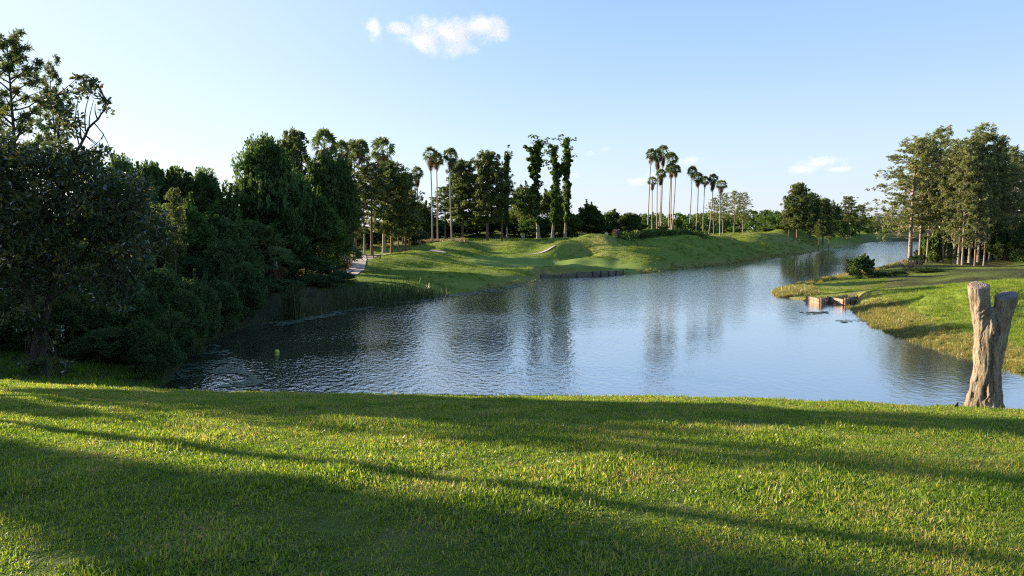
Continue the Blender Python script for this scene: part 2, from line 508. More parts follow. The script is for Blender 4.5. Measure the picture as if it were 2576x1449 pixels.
# ----------------------------------------------------------------------------------------------
# terrain
# ----------------------------------------------------------------------------------------------
LAKE_PX = [(430, 955), (470, 900), (520, 855), (600, 830), (650, 812), (760, 800), (860, 778), (1000, 757), (1150, 738), (1300, 715), (1345, 706), (1362, 694.5), (1410, 695), (1450, 694.5), (1490, 693.5), (1530, 691.5), (1564, 688.5), (1580, 691), (1700, 678), (1850, 662), (1940, 651), (2010, 640), (2080, 625), (2140, 616), (2180, 611), (2200, 607.5), (2345, 607.5), (2350, 622), (2345, 646),
           (2285, 659), (2220, 679), (2120, 698), (2040, 712), (1975, 729), (1966, 737), (1985, 750), (2022, 757), (2062, 761), (2110, 761), (2155, 759),
           (2162, 776), (2190, 793), (2230, 822), (2300, 850), (2440, 890), (2580, 935)]
LAKE = [atw(*p) for p in LAKE_PX]
LAKE = [(-13.5, 20.0)] + LAKE + [(30, 34), (40, 31), (46, 20)]
LK = np.array(LAKE)


def lake_sd(x, y):
    x = np.asarray(x, float).ravel(); y = np.asarray(y, float).ravel()
    d = np.full(x.shape, 1e9); inside = np.zeros(x.shape, bool)
    n = len(LK)
    for i in range(n):
        ax, ay = LK[i]; bx, by = LK[(i + 1) % n]
        ex, ey = bx - ax, by - ay
        t = np.clip(((x - ax) * ex + (y - ay) * ey) / (ex * ex + ey * ey), 0, 1)
        d = np.minimum(d, (x - ax - t * ex) ** 2 + (y - ay - t * ey) ** 2)
        c = ((ay > y) != (by > y)) & (x < ex * (y - ay) / (ey if ey else 1e-9) + ax)
        inside ^= c
    return np.where(inside, -1, 1) * np.sqrt(d)


# ground seen at pixel (x, y) and forward distance Y
CTRL_PX = [(880, 688, 92), (905, 662, 108), (960, 645, 122), (1000, 637, 128), (1040, 634, 130), (1090, 625, 140), (1100, 609, 150), (1165, 604, 155), (1230, 605, 155), (1300, 602, 155),
           (1400, 602, 150), (1480, 600, 148), (1525, 601, 148), (1398, 669, 122), (1300, 669, 118), (1220, 674, 112), (1490, 668, 122), (1560, 672, 121), (1100, 684, 100),
           (1000, 690, 92), (1150, 655, 122), (1250, 648, 128), (1330, 640, 132), (1480, 640, 134), (1590, 640, 140), (1660, 622, 150), (1640, 577, 186), (1700, 577, 186), (1760, 602, 178), (1810, 610, 175),
           (1860, 590, 225), (1950, 588, 262), (2005, 608, 245), (1905, 628, 183), (2000, 622, 215), (2100, 606, 320), (2100, 588, 420), (2200, 588, 560), (2300, 580, 700),
           (1700, 640, 150), (1800, 634, 160), (1250, 590, 185), (1000, 612, 150), (1450, 585, 190), (1560, 585, 185),
           (2450, 712, 58), (2576, 708, 62), (2350, 722, 60), (2300, 742, 62), (2260, 765, 60), (2400, 780, 52), (2560, 820, 46), (2660, 740, 58), (2450, 698, 80), (2576, 690, 84), (2330, 705, 86), (2450, 667, 134), (2550, 652, 140), (2600, 640, 160),
           (2320, 658, 140), (2400, 662, 138), (2100, 724, 84), (2168, 706, 92), (2040, 742, 76), (2240, 690, 104), (2700, 650, 130), (2500, 615, 260), (2400, 600, 330)]
CW = [at(*c) for c in CTRL_PX]
CW += [(-16.2, 24, 1.9), (-14.6, 26, 1.6), (-13.2, 27, 1.2), (-18.9, 29, 1.1), (-20.8, 30, 1.5), (-26, 30, 2.2), (-40, 60, 2.2), (-30, 42, 2.0), (-60, 100, 3.0), (-38, 90, 2.2), (-80, 60, 3.5), (-60, 30, 4.2), (-40, 10, 5.0), (0, 1500, 5.), (-800, 1500, 5.),
       (900, 1500, 5.), (-150, 300, 5.), (0, 330, 5.5), (150, 900, 5.), (-300, 100, 5.), (-50, -40, 5.5), (50, -40, 5.5), (300, 0, 5.), (70, 20, 2.5), (90, 60, 2.5), (0, -300, 5.5)]
CW = np.array(CW)
C_AZ, C_LR = np.arctan2(CW[:, 0], CW[:, 1]), np.log(np.hypot(CW[:, 0], CW[:, 1]))

# mounds (pixel, distance, height, along, across)
BUMPS_PX = [(1125, 622, 139, 1.7, 6, 4.0), (1170, 630, 132, .9, 5, 3.5), (1238, 622, 142, -1.5, 5, 4), (1292, 620, 143, 1.3, 4.0, 4), (1360, 622, 145, -1.5, 7, 4), (1492, 614, 140, 2.0, 7, 5), (1405, 634, 136, 1.1, 3.0, 3), (1440, 637, 133, -1.9, 4.2, 3.4),
            (1075, 655, 118, 1.3, 7, 5), (1200, 655, 121, -.9, 6, 4), (1570, 648, 134, .9, 5, 4), (1530, 655, 128, .5, 4, 3), (1010, 668, 106, .8, 8, 4), (1690, 645, 146, 1.0, 8, 5), (1640, 606, 158, 1.6, 9, 6), (1720, 606, 164, 1.4, 9, 6),
            (1250, 644, 128, .7, 6, 3), (1340, 646, 128, -.5, 6, 3), (1990, 592, 262, 1.6, 11, 9), (1890, 598, 215, -.6, 9, 5), (1935, 596, 235, 1.2, 9, 6), (2075, 612, 232, 1.2, 14, 9)]
BUMPS = [(X(b[0], b[2], b[1]), b[2], b[3], b[4], b[5]) for b in BUMPS_PX]
WALL_A, WALL_B = np.array(atw(1362, 695)), np.array(atw(1566, 690))
DOCK_A, DOCK_B = np.array(atw(2025, 758)), np.array(atw(2155, 760))


def seg_d(x, y, A, B):
    e = B - A
    t = np.clip(((x - A[0]) * e[0] + (y - A[1]) * e[1]) / (e @ e), 0, 1)
    return np.hypot(x - A[0] - t * e[0], y - A[1] - t * e[1])


def wob(x, y, s):
    return (np.sin(x * 1.3 / s + 1.7 * np.sin(y * .7 / s)) + np.sin(y * 1.1 / s + 1.3 * np.sin(x * .9 / s + 2)) + .6 * np.sin((x * .8 - y) * 1.9 / s)) / 2.6


def slope_s(u):
    return np.interp(u, [-.8, -.69, -.4, -.1, .2, .38, .54, .69, .9], [.210, .2155, .2285, .2320, .2350, .2410, .2520, .2665, .288])


LC0 = 1.675


def terrain(x, y, full=False):
    shp = np.shape(x)
    x = np.asarray(x, float).ravel(); y = np.asarray(y, float).ravel()
    az = np.arctan2(x, y); lr = np.log(np.hypot(x, y) + .5)
    num = np.zeros_like(x); den = np.zeros_like(x)
    for a, l, z in zip(C_AZ, C_LR, CW[:, 2]):
        da = np.abs(az - a); da = np.minimum(da, 2 * math.pi - da)
        w = 1 / (da ** 2 * 5 + (lr - l) ** 2 + 6e-4) ** 1.6
        num += w * z; den += w
    G = num / den
    sd = lake_sd(x, y)
    wall = np.minimum(seg_d(x, y, WALL_A, WALL_B), seg_d(x, y, DOCK_A, DOCK_B))
    Lr = 3.2 - 2.95 * np.exp(-(wall / 4.0) ** 2)
    bump = np.zeros_like(x)
    for bx, by, h, rx, ry in BUMPS:
        bump += .9 * h * np.exp(-((x - bx) / rx) ** 2 - ((y - by) / ry) ** 2)
    rough = wob(x, y, 3.0) * .10 * np.clip(lr - 3, 0, 1.5) + wob(x + 40, y - 13, 11.) * .22 * np.clip(lr - 3.5, 0, 1.5)
    flat = np.exp(-(seg_d(x, y, *(np.array(at(1290, 672, 118)[:2]), np.array(at(1520, 672, 120)[:2]))) / 9) ** 4)
    ridge = np.clip((az - .14) / .06, 0, 1) * np.clip((.46 - az) / .06, 0, 1) * np.clip((lr - 4.7) / .1, 0, 1) * np.clip((6.1 - lr) / .2, 0, 1)
    ridge *= ((x - 44) * .57 + (y - 110) * .82 > -40) * 1.5 * np.exp(-((sd - 10) / 5.5) ** 2)
    ridge *= (x - 24) * .82 - (y - 110) * .57 < 8
    land = (G + ridge + (bump + rough) * (1 - flat)) * (1 - np.exp(-np.clip(sd, 0, 1e9) / Lr)) + .04
    under = -np.clip(-sd * .28, 0, 1.3) - .02
    bank = np.where(sd > 0, np.maximum(land, .03), under)
    s = slope_s(x / 15.)
    c2 = (s / 2) ** 2 / LC0
    yy = np.clip(y, 0, 60)
    lawn = ZC - LC0 - c2 * yy ** 2 + wob(x, y, 1.6) * .012 + wob(x + 9, y, .7) * .006
    k = .25
    m = np.maximum(lawn, bank)
    z = m + k * np.log(np.exp((lawn - m) / k) + np.exp((bank - m) / k)) - k * np.log(1 + np.exp(-np.abs(lawn - bank) / k)) * np.where(np.abs(lawn - bank) > 3, 0, 1) * 0
    z = np.where(lawn - bank > 1.5, lawn, np.where(bank - lawn > 1.5, bank, z))
    if full:
        return z.reshape(shp), sd.reshape(shp), lawn.reshape(shp), bank.reshape(shp)
    return z.reshape(shp)


def gz(x, y):
    return float(terrain(np.array([x]), np.array([y]))[0])


def build_ground():
    az = np.concatenate([np.arange(-180, -50, 3.0), np.arange(-50, 50, .16), np.arange(50, 180.1, 3.0)])
    az = np.radians(az)
    lr = np.concatenate([np.arange(math.log(.5), math.log(430), .0155), np.arange(math.log(430), math.log(5200), .05)])
    A, Lr = np.meshgrid(az, lr)
    r = np.exp(Lr)
    x, y = r * np.sin(A), r * np.cos(A)
    z, sd, lawn, bank = terrain(x, y, True)
    nr, na = x.shape
    V = np.stack([x, y, z], -1).reshape(-1, 3)
    i = np.arange(nr - 1)[:, None] * na; j = np.arange(na - 1)[None]
    F = np.stack([i + j, i + j + 1, i + na + j + 1, i + na + j], -1).reshape(-1, 4)
    c = len(V)
    V = np.vstack([V, [[0, 0, gz(0.01, 0.01)]]])
    me = bpy.data.meshes.new('ground')
    me.vertices.add(len(V)); me.vertices.foreach_set('co', V.ravel())
    cap = np.array([[q, c, c, q + 1] for q in range(0)])
    me.loops.add(F.size); me.loops.foreach_set('vertex_index', F.ravel().astype(np.int32))
    me.polygons.add(len(F)); me.polygons.foreach_set('loop_start', (np.arange(len(F)) * 4).astype(np.int32))
    me.polygons.foreach_set('use_smooth', np.ones(len(F), bool))
    xf, yf = V[:, 0], V[:, 1]
    sdv = np.append(sd.ravel(), 10); lw = np.append((lawn - bank).ravel(), 3)
    azv = np.arctan2(xf, yf)
    n1 = wob(xf, yf, 2.0)
    right = (azv > .32)
    dry = np.exp(-np.clip(sdv, 0, 99) / np.where(right, 2.0, 1.1)) * (.75 + .5 * n1) * (lw < -.2)
    dry = np.maximum(dry, .55 * np.exp(-((azv - .42) / .10) ** 2) * ((np.hypot(xf, yf) > 60) & (np.hypot(xf, yf) < 100)) * (.5 + n1 * .5))
    dry *= 1 - .9 * ((azv < R(-2.5)) & (np.hypot(xf, yf) < 128))
    # tan fairway roughs
    for (px, py, Y, rx, ry, v) in [(1500, 622, 137, 6, 3.5, .5), (1900, 592, 235, 45, 22, .55), (1140, 606, 150, 9, 4, .7), (1040, 612, 146, 12, 5, .9), (1200, 612, 152, 8, 3, .4), (1490, 645, 130, 6, 3, .35)]:
        dry = np.maximum(dry, v * np.exp(-((xf - X(px, Y)) / rx) ** 2 - ((yf - Y) / ry) ** 2))
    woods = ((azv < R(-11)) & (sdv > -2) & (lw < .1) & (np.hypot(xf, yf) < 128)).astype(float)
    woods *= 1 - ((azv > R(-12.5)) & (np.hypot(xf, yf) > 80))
    woods = np.maximum(woods, np.clip((azv - .42) / .08, 0, 1) * np.clip((np.hypot(xf, yf) - 74) / 8, 0, 1) * (.8 + .6 * wob(xf, yf, 4.)))  # right grove: shade and dapples painted as dark ground colour
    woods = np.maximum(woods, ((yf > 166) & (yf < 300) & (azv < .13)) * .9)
    gc = np.array(at(1385, 672, 120)[:2])
    putt = np.clip(1.35 - np.hypot((xf - gc[0]) / 13.5, (yf - gc[1] - .5) / 7.5), 0, .2) / .2
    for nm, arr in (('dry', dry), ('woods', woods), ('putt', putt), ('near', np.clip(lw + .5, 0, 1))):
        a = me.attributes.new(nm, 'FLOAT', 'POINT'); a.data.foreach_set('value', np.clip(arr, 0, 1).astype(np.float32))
    me.update(calc_edges=True)
    return me


def ground_mat():
    m, nt, out = new_mat('ground_grass')
    tc = N(nt, 'ShaderNodeTexCoord')
    def nz(scale, det=4., rough=.6):
        n = N(nt, 'ShaderNodeTexNoise', i_Scale=scale, i_Detail=det, i_Roughness=rough)
        L(nt, tc.outputs['Object'], n.inputs['Vector'])
        return n.outputs['Fac']
    def att(nm):
        return N(nt, 'ShaderNodeAttribute', attribute_name=nm).outputs['Fac']
    def mix(f, a, b):
        n = N(nt, 'ShaderNodeMix', data_type='RGBA')
        if isinstance(f, float): n.inputs[0].default_value = f
        else: L(nt, f, n.inputs[0])
        for k, v in ((6, a), (7, b)):
            if isinstance(v, tuple): n.inputs[k].default_value = (*v, 1)
            else: L(nt, v, n.inputs[k])
        return n.outputs[2]
    big = ramp(nt, [(.34, (.085, .155, .014)), (.50, (.160, .215, .032)), (.62, (.225, .255, .045)), (.74, (.29, .27, .075))]); L(nt, nz(.16, 7, .65), big.inputs[0])
    fine = ramp(nt, [(.30, (.055, .115, .010)), (.55, (.155, .215, .032)), (.75, (.26, .285, .055))]); L(nt, nz(2.6, 5, .7), fine.inputs[0])
    c = mix(.5, big.outputs[0], fine.outputs[0])
    dry = ramp(nt, [(.3, (.16, .13, .05)), (.5, (.27, .22, .085)), (.72, (.36, .28, .12))]); L(nt, nz(1.1, 6, .7), dry.inputs[0])
    c = mix(att('dry'), c, dry.outputs[0])
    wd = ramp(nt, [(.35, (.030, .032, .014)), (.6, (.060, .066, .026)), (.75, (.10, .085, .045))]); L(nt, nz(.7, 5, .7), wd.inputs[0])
    c = mix(att('woods'), c, wd.outputs[0])  # woods floor colour; by the right grove it carries the painted shade
    pt = ramp(nt, [(.35, (.150, .215, .045)), (.65, (.185, .25, .055))]); L(nt, nz(.5, 3), pt.inputs[0])
    c = mix(att('putt'), c, pt.outputs[0])
    th = ramp(nt, [(.30, (.040, .075, .012)), (.55, (.085, .125, .022)), (.68, (.12, .115, .045)), (.76, (.17, .135, .08))]); L(nt, nz(2.0, 6, .72), th.inputs[0])
    c = mix(att('near'), c, th.outputs[0])
    p = N(nt, 'ShaderNodeBsdfPrincipled')
    p.inputs['Roughness'].default_value = .95
    p.inputs['Specular IOR Level'].default_value = .08
    L(nt, c, p.inputs['Base Color'])
    b1 = N(nt, 'ShaderNodeBump', i_Strength=.55, i_Distance=.16)
    L(nt, nz(4.5, 5, .7), b1.inputs['Height'])
    b2 = N(nt, 'ShaderNodeBump', i_Strength=.35, i_Distance=.5)
    L(nt, nz(.9, 3, .6), b2.inputs['Height']); L(nt, b1.outputs[0], b2.inputs['Normal'])
    inv = N(nt, 'ShaderNodeMath', operation='SUBTRACT', i_0=1.0); L(nt, att('putt'), inv.inputs[1])
    s1 = N(nt, 'ShaderNodeMath', operation='MULTIPLY', i_1=.8); L(nt, inv.outputs[0], s1.inputs[0]); L(nt, s1.outputs[0], b1.inputs['Strength'])
    s2 = N(nt, 'ShaderNodeMath', operation='MULTIPLY', i_1=.55); L(nt, inv.outputs[0], s2.inputs[0]); L(nt, s2.outputs[0], b2.inputs['Strength'])
    L(nt, b2.outputs[0], p.inputs['Normal'])
    L(nt, p.outputs[0], out.inputs[0])
    return m


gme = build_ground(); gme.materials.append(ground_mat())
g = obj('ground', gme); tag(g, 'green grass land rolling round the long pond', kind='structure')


def water_mat():
    m, nt, out = new_mat('pond_water')
    tc = N(nt, 'ShaderNodeTexCoord')
    def nz(scale, det, vec, rough=.55):
        n = N(nt, 'ShaderNodeTexNoise', i_Scale=scale, i_Detail=det, i_Roughness=rough)
        L(nt, vec, n.inputs['Vector']); return n.outputs['Fac']
    mp = N(nt, 'ShaderNodeMapping'); mp.inputs['Scale'].default_value = (1, .75, 1); mp.inputs['Rotation'].default_value = (0, 0, .5)
    L(nt, tc.outputs['Object'], mp.inputs[0])
    # calm and breezy patches
    mp2 = N(nt, 'ShaderNodeMapping'); mp2.inputs['Scale'].default_value = (.018, .05, 1); mp2.inputs['Rotation'].default_value = (0, 0, -.12)
    L(nt, tc.outputs['Object'], mp2.inputs[0])
    patch = N(nt, 'ShaderNodeMapRange', i_1=.40, i_2=.64, i_3=.30, i_4=1.0); L(nt, nz(1., 4, mp2.outputs[0]), patch.inputs[0])
    sx = N(nt, 'ShaderNodeSeparateXYZ'); L(nt, tc.outputs['Object'], sx.inputs[0])
    # breeze dies away towards the sheltered right side
    sh = N(nt, 'ShaderNodeMapRange', i_1=-13., i_2=15., i_3=1.05, i_4=.20); L(nt, sx.outputs['X'], sh.inputs[0])
    f1 = N(nt, 'ShaderNodeMapRange', i_1=150., i_2=230., i_3=0., i_4=.9); L(nt, sx.outputs['Y'], f1.inputs[0])
    f2 = N(nt, 'ShaderNodeMapRange', i_1=45., i_2=85., i_3=0., i_4=.62); L(nt, sx.outputs['Y'], f2.inputs[0])
    f3 = N(nt, 'ShaderNodeMapRange', i_1=26., i_2=48., i_3=1., i_4=.08); L(nt, sx.outputs['X'], f3.inputs[0])
    f4 = N(nt, 'ShaderNodeMath', operation='MULTIPLY'); L(nt, f2.outputs[0], f4.inputs[0]); L(nt, f3.outputs[0], f4.inputs[1])
    fr = N(nt, 'ShaderNodeMath', operation='MAXIMUM'); L(nt, f1.outputs[0], fr.inputs[0]); L(nt, f4.outputs[0], fr.inputs[1])
    st = N(nt, 'ShaderNodeMath', operation='MULTIPLY'); L(nt, patch.outputs[0], st.inputs[0]); L(nt, sh.outputs[0], st.inputs[1])
    s3 = N(nt, 'ShaderNodeMath', operation='MAXIMUM'); L(nt, st.outputs[0], s3.inputs[0]); L(nt, fr.outputs[0], s3.inputs[1]); st = s3
    h1 = nz(2.6, 3, mp.outputs[0]); h2 = nz(.55, 2, mp.outputs[0])
    b1 = N(nt, 'ShaderNodeBump', i_Distance=.085); L(nt, h1, b1.inputs['Height']); L(nt, st.outputs[0], b1.inputs['Strength'])
    s2 = N(nt, 'ShaderNodeMath', operation='MULTIPLY', i_1=.28); L(nt, st.outputs[0], s2.inputs[0])
    b2 = N(nt, 'ShaderNodeBump', i_Distance=.12); L(nt, h2, b2.inputs['Height']); L(nt, s2.outputs[0], b2.inputs['Strength']); L(nt, b1.outputs[0], b2.inputs['Normal'])
    lw = N(nt, 'ShaderNodeLayerWeight'); L(nt, b2.outputs[0], lw.inputs['Normal']); lw.inputs['Blend'].default_value = .5
    pw = N(nt, 'ShaderNodeMath', operation='POWER', i_1=1.55); L(nt, lw.outputs['Facing'], pw.inputs[0])
    d = N(nt, 'ShaderNodeBsdfDiffuse'); d.inputs[0].default_value = (.060, .060, .042, 1)
    gl = N(nt, 'ShaderNodeBsdfGlossy'); gl.inputs['Roughness'].default_value = .085; gl.inputs['Color'].default_value = (.92, .96, 1, 1)
    L(nt, b2.outputs[0], gl.inputs['Normal'])
    ms = N(nt, 'ShaderNodeMixShader'); L(nt, pw.outputs[0], ms.inputs[0]); L(nt, d.outputs[0], ms.inputs[1]); L(nt, gl.outputs[0], ms.inputs[2])
    L(nt, ms.outputs[0], out.inputs[0])
    return m


wm = MB()
xs = np.linspace(-70, 330, 60); ys = np.linspace(12, 480, 60)
xx, yy = np.meshgrid(xs, ys)
ii = np.arange(59)[:, None] * 60; jj = np.arange(59)[None]
wm.add(np.stack([xx, yy, np.zeros_like(xx)], -1), np.stack([ii + jj, ii + jj + 1, ii + 61 + jj, ii + 60 + jj], -1))
w = obj('water', wm.mesh('water', water_mat())); tag(w, 'blue sky reflecting pond water with light ripples', kind='structure')

# ----------------------------------------------------------------------------------------------
# planting
# ----------------------------------------------------------------------------------------------
PR = random.Random(5)
CNT = {}


def plant(kind, xd, Y, top, width, label, cat='tree', group=None, name=None, var=None, rot=None, lean=0.0, sink=0.15, pos=None, height=None):
    k = CNT.get(kind, 0); CNT[kind] = k + 1
    p = PROTO[kind][(k if var is None else var) % len(PROTO[kind])]
    x, y = (X(xd, Y), Y) if pos is None else pos
    z = gz(x, y) - sink
    h = (at(xd, top, Y)[2] - z) if height is None else height
    sz = h / p['H']
    sxy = (width * (.88 if kind == 'palm' else 1) / FPX * Y) / p['W'] if height is None else width / p['W']
    t = thing(name or p['root'], label, cat, (x, y, z), PR.uniform(0, 6.28) if rot is None else rot, group, (sxy, sxy, sz))
    if kind == 'palm' and height is None:
        lean = lean + PR.uniform(-.022, .022)
    if lean:
        t.rotation_mode = 'YXZ'
        t.rotation_euler = (0, lean, t.rotation_euler[2])
        t.rotation_mode = 'XYZ'
        from mathutils import Matrix
        t.rotation_euler = (Matrix.Rotation(lean, 3, 'Y') @ Matrix.Rotation(PR.uniform(0, 6.28), 3, 'Z')).to_euler()
    for n, me in p['parts']:
        obj(n, me, t)
    return t


BG = 'tall fan palms beyond the green'
if True:
    # --- left wood
    plant('candle', 310, 72, 398, 150, 'bushy dark tree directly behind the right branches of the magnolia', name='oak_tree')
    plant('candle', 385, 76, 415, 150, 'dark spiky tree, second in the low skyline right of the magnolia', name='pine_tree')
    plant('mass', 455, 78, 428, 150, 'dark tree with spiky tips in the lowest dip of the left skyline')
    plant('candle', 520, 80, 432, 140, 'dark spiky tree just left of the tallest rounded tree', name='pine_tree')
    plant('mass', 560, 72, 478, 150, 'dark leafy tree filling the wood below the low skyline')
    plant('candle', 668, 74, 352, 210, 'large rounded dark tree with upright candle tips, tallest of the left wood', name='pine_tree')
    plant('mass', 735, 78, 408, 150, 'dark leafy tree leaning on right side of the tall rounded tree')
    plant('lowpine', 745, 91, 330, 110, 'airy pine top showing behind the tall rounded tree', name='pine_tree')
    plant('skirtpalm', 820, 98, 322, 66, 'fan palm with drooping brown fronds rising highest above the left wood', 'palm tree')
    plant('palm', 858, 104, 350, 50, 'fan palm half hidden below the brown skirted one on left', 'palm tree')
    plant('mass', 838, 88, 388, 140, 'dark oak below the brown skirted palm at the path bend', name='oak_tree')
    plant('mass', 800, 80, 470, 150, 'dark tree by the pond edge left of the cart path bend')
    plant('pine', 895, 120, 352, 95, 'pale topped pine between the two brown skirted palms', var=1)
    plant('palm', 916, 118, 350, 56, 'small green fan palm top between pine and brown skirted palm', 'palm tree')
    plant('skirtpalm', 965, 131, 342, 70, 'fan palm with heavy tan skirt standing above the path trees', 'palm tree')
    plant('pine', 935, 118, 410, 110, 'dark pine whose trunk stands beside the cart path', var=2)
    plant('lowpine', 985, 126, 408, 130, 'dense dark pine left of the grey pole', var=0)
    plant('lowpine', 1020, 134, 436, 90, 'dense pine nearest to the grey pole', var=1)
    for q, (px, Y, tp) in enumerate([(888, 116, 520), (1002, 132, 520), (1012, 132, 500), (1030, 134, 510)]):
        plant('pine', px, Y, tp, 60, ['pale leaning trunk tree at the wood edge beside the path', 'slim pale trunk tree, first of the cluster behind path', 'slim pale trunk tree in the middle of the cluster behind path', 'slim vine hung tree at the right of the cluster behind path'][q], var=2, lean=[.08, 0, .03, 0][q])
    plant('palm', 1051, 152, 418, 42, 'short fan palm with brown skirt above grey pole', 'palm tree')
    plant('oak', 1062, 165, 505, 60, 'small dark tree behind the left pair of tall palms')
    # --- shore bushes on the left
    plant('bush', 205, 39, 760, 260, 'dark rounded bush behind the magnolia trunk', 'shrub', name='shrub')
    plant('bush', 400, 43, 668, 185, 'dark willowy bush leaning over the near lily pads', 'shrub', name='shrub')
    plant('bush', 310, 40, 720, 170, 'dark bush between magnolia and the lily pad cove', 'shrub', name='shrub')
    plant('bush', 585, 57, 596, 160, 'dark bush overhanging the back of the lily pad cove', 'shrub', name='shrub')
    plant('bush', 490, 58, 640, 150, 'dark bush in the recess of lily pad cove', 'shrub', name='shrub')
    plant('bush', 770, 76, 640, 170, 'dark waterside bush left of the tall reed clump', 'shrub', name='shrub')
    plant('bush', 40, 40, 700, 200, 'dark bush at the left end of the lawn edge', 'shrub', name='shrub')
    plant('bush', 120, 44, 560, 250, 'dark thicket tree behind the magnolia crown', 'shrub', name='shrub')
    for px, Y, tp, wd, lb in [(300, 35, 830, 150, 'low dark bush on the bank right of the magnolia trunk'), (395, 38, 790, 130, 'low dark bush at water edge by the grey leafless bush'), (455, 44, 760, 120, 'low dark bush at the left water edge of lily pads'),
                              (505, 50, 740, 110, 'low dark bush at the inner corner of lily pads'), (560, 56, 720, 120, 'low dark bush at the back of lily pad cove'), (635, 60, 700, 130, 'dark bush under the cabbage palm at the water'), (710, 64, 700, 120, 'dark bush right under the cabbage palm fans'),
                              (800, 70, 690, 120, 'dark bush right of the tall reed clump'), (852, 74, 680, 80, 'dark bush at the bank below the path mouth'), (215, 34, 850, 130, 'low dark bush immediately right of the magnolia trunk'), (5, 36, 800, 150, 'dark bush at the left edge behind the lawn')]:
        plant('bush', px, Y, tp, wd, lb, 'shrub', name='shrub')
    for px, Y, tp, wd, lb in [(375, 33.5, 830, 130, 'low dark bush nearest the lawn beside the lily pads'), (415, 36.5, 775, 130, 'dark bush whose foot touches the near lily pads'), (452, 40, 720, 130, 'tall dark bush reaching over the middle of lily pads'),
                              (492, 44, 690, 120, 'dark bush reaching over the far end of lily pads'), (545, 49, 700, 120, 'dark bush with its foot in the back of the cove'), (605, 53, 650, 130, 'tall dark bush at the right end of the cove')]:
        plant('bush', px, Y, tp, wd, lb, 'shrub', name='shrub')
    for px, Y, tp, lb in [(768, 97, 440, 'dark tree inside the wood left of the path mouth, front one'), (800, 101, 452, 'dark tree inside the wood behind the brown skirted palm'), (826, 95, 455, 'dark tree inside the wood nearest the path mouth')]:
        plant('mass', px, Y, tp, 150, lb)  # mostly hidden trees, added so the wood shades the slope beside it
    for px, Y, tp, wd, lb in [(-20, 33.5, 770, 150, 'dark bush against the left edge of picture'), (60, 34.5, 745, 150, 'dark bush left of the magnolia trunk'), (150, 35.5, 735, 160, 'dark bush close behind the magnolia trunk'), (240, 37, 725, 160, 'dark bush under the low magnolia boughs'), (330, 38.5, 715, 150, 'dark bush at the tip of the low magnolia boughs'),
                              (270, 34, 815, 150, 'low dark bush before the magnolia boughs'), (345, 34.5, 800, 120, 'low dark bush beside the cove corner')]:
        plant('bush', px, Y, tp, wd, lb, 'shrub', name='shrub')
    for px, Y, tp, wd, lb in [(285, 50, 520, 180, 'dark tree filling the wood right of the magnolia crown'), (375, 54, 545, 180, 'dark tree filling the wood above the tall cove bush'), (480, 62, 500, 170, 'dark tree filling the wood under the skyline dip'), (560, 64, 540, 170, 'dark tree standing above the back of the cove'), (640, 68, 560, 150, 'dark tree standing behind the first cabbage palm'), (345, 74, 425, 130, 'dark tree in the skyline gap beside the magnolia')]:
        plant('mass', px, Y, tp, wd, lb)
    plant('mass', 240, 58, 470, 230, 'dark tree mass behind the middle of the magnolia')
    plant('mass', 400, 60, 520, 190, 'dark tree behind the slim pine of the left wood')
    plant('mass', 20, 60, 430, 260, 'dark tree at the far left behind the magnolia')
    plant('pine', 440, 50, 475, 60, 'slim pine with bare stem standing before the dark wood', var=1)
    plant('sabal', 690, 66, 620, 130, 'cabbage palm with drooping fans at the edge of the dark wood', 'palm tree')
    plant('sabal', 868, 88, 612, 95, 'cabbage palm with hanging fans at the mouth of cart path', 'palm tree')
    # --- tall pines behind the magnolia
    plant('nearpine', 56, 43, 82, 185, 'tall pine with domed crown above the magnolia at far left', var=0)
    plant('nearpine', 152, 46, 143, 100, 'slender second pine right of the domed one', var=1)
    # --- behind the green
    for px, Y, tp, wd, lb in [(1088, 150, 368, 46, 'tall fan palm, left of the pair standing close beside the path mound'), (1101, 152, 382, 44, 'tall fan palm, right of the pair standing close beside the path mound'),
                              (1137, 151, 370, 46, 'tall single fan palm right of the close pair')]:
        plant('palm', px, Y, tp, wd, lb, 'palm tree', 'three tall palms left of the green')
    plant('lowpine', 1163, 160, 404, 95, 'dark broad pine behind the tall single palm', var=0)
    plant('pine', 1120, 164, 470, 90, 'brownish pine behind the palm pair', var=0)
    plant('lowpine', 1226, 157, 382, 110, 'large pine with open trunk right of the dark broad pine', var=1)
    plant('pine', 1262, 159, 420, 80, 'pine standing just right of the large open trunk pine', var=2)
    plant('vinetrunk', 1276, 158, 380, 22, 'narrow ivy column beside the large pine', name='vine_clad_tree')
    plant('oak', 1322, 172, 462, 80, 'grey green oak behind, left of the three vine clad trees')
    plant('oak', 1305, 178, 520, 90, 'low oak in the gap left of vine clad trees')
    plant('vine', 1355, 158, 350, 58, 'leftmost of the three tall vine clad trees', var=0)
    plant('vine', 1389, 160, 352, 46, 'middle of the three tall vine clad trees', var=1)
    plant('vine', 1421, 161, 348, 38, 'rightmost of the three tall vine clad trees', var=2)
    plant('oak', 1395, 175, 470, 90, 'dark oak behind the stems of the vine clad trees')
    for px, Y, tp, wd, lb in [(1345, 168, 545, 90, 'dark low thicket under the left vine clad tree'), (1420, 168, 535, 90, 'dark low thicket under the right vine clad tree'), (1485, 176, 508, 80, 'dark bushy tree with ragged top right of the vine clad trees'),
                              (1535, 182, 528, 70, 'dark rounded bush left of the palm clump, second from it'), (1583, 176, 536, 56, 'black green rounded bush immediately left of the palm clump'),
                              (1200, 176, 540, 110, 'dark low tree filling the gap behind large pine'), (1090, 178, 545, 120, 'dark low tree behind the palm pair trunks'), (1270, 182, 530, 100, 'dark low tree behind the narrow ivy column'), (1000, 165, 540, 130, 'dark low tree behind cluster of pale trunks')]:
        plant('mass', px, Y, tp, wd, lb)
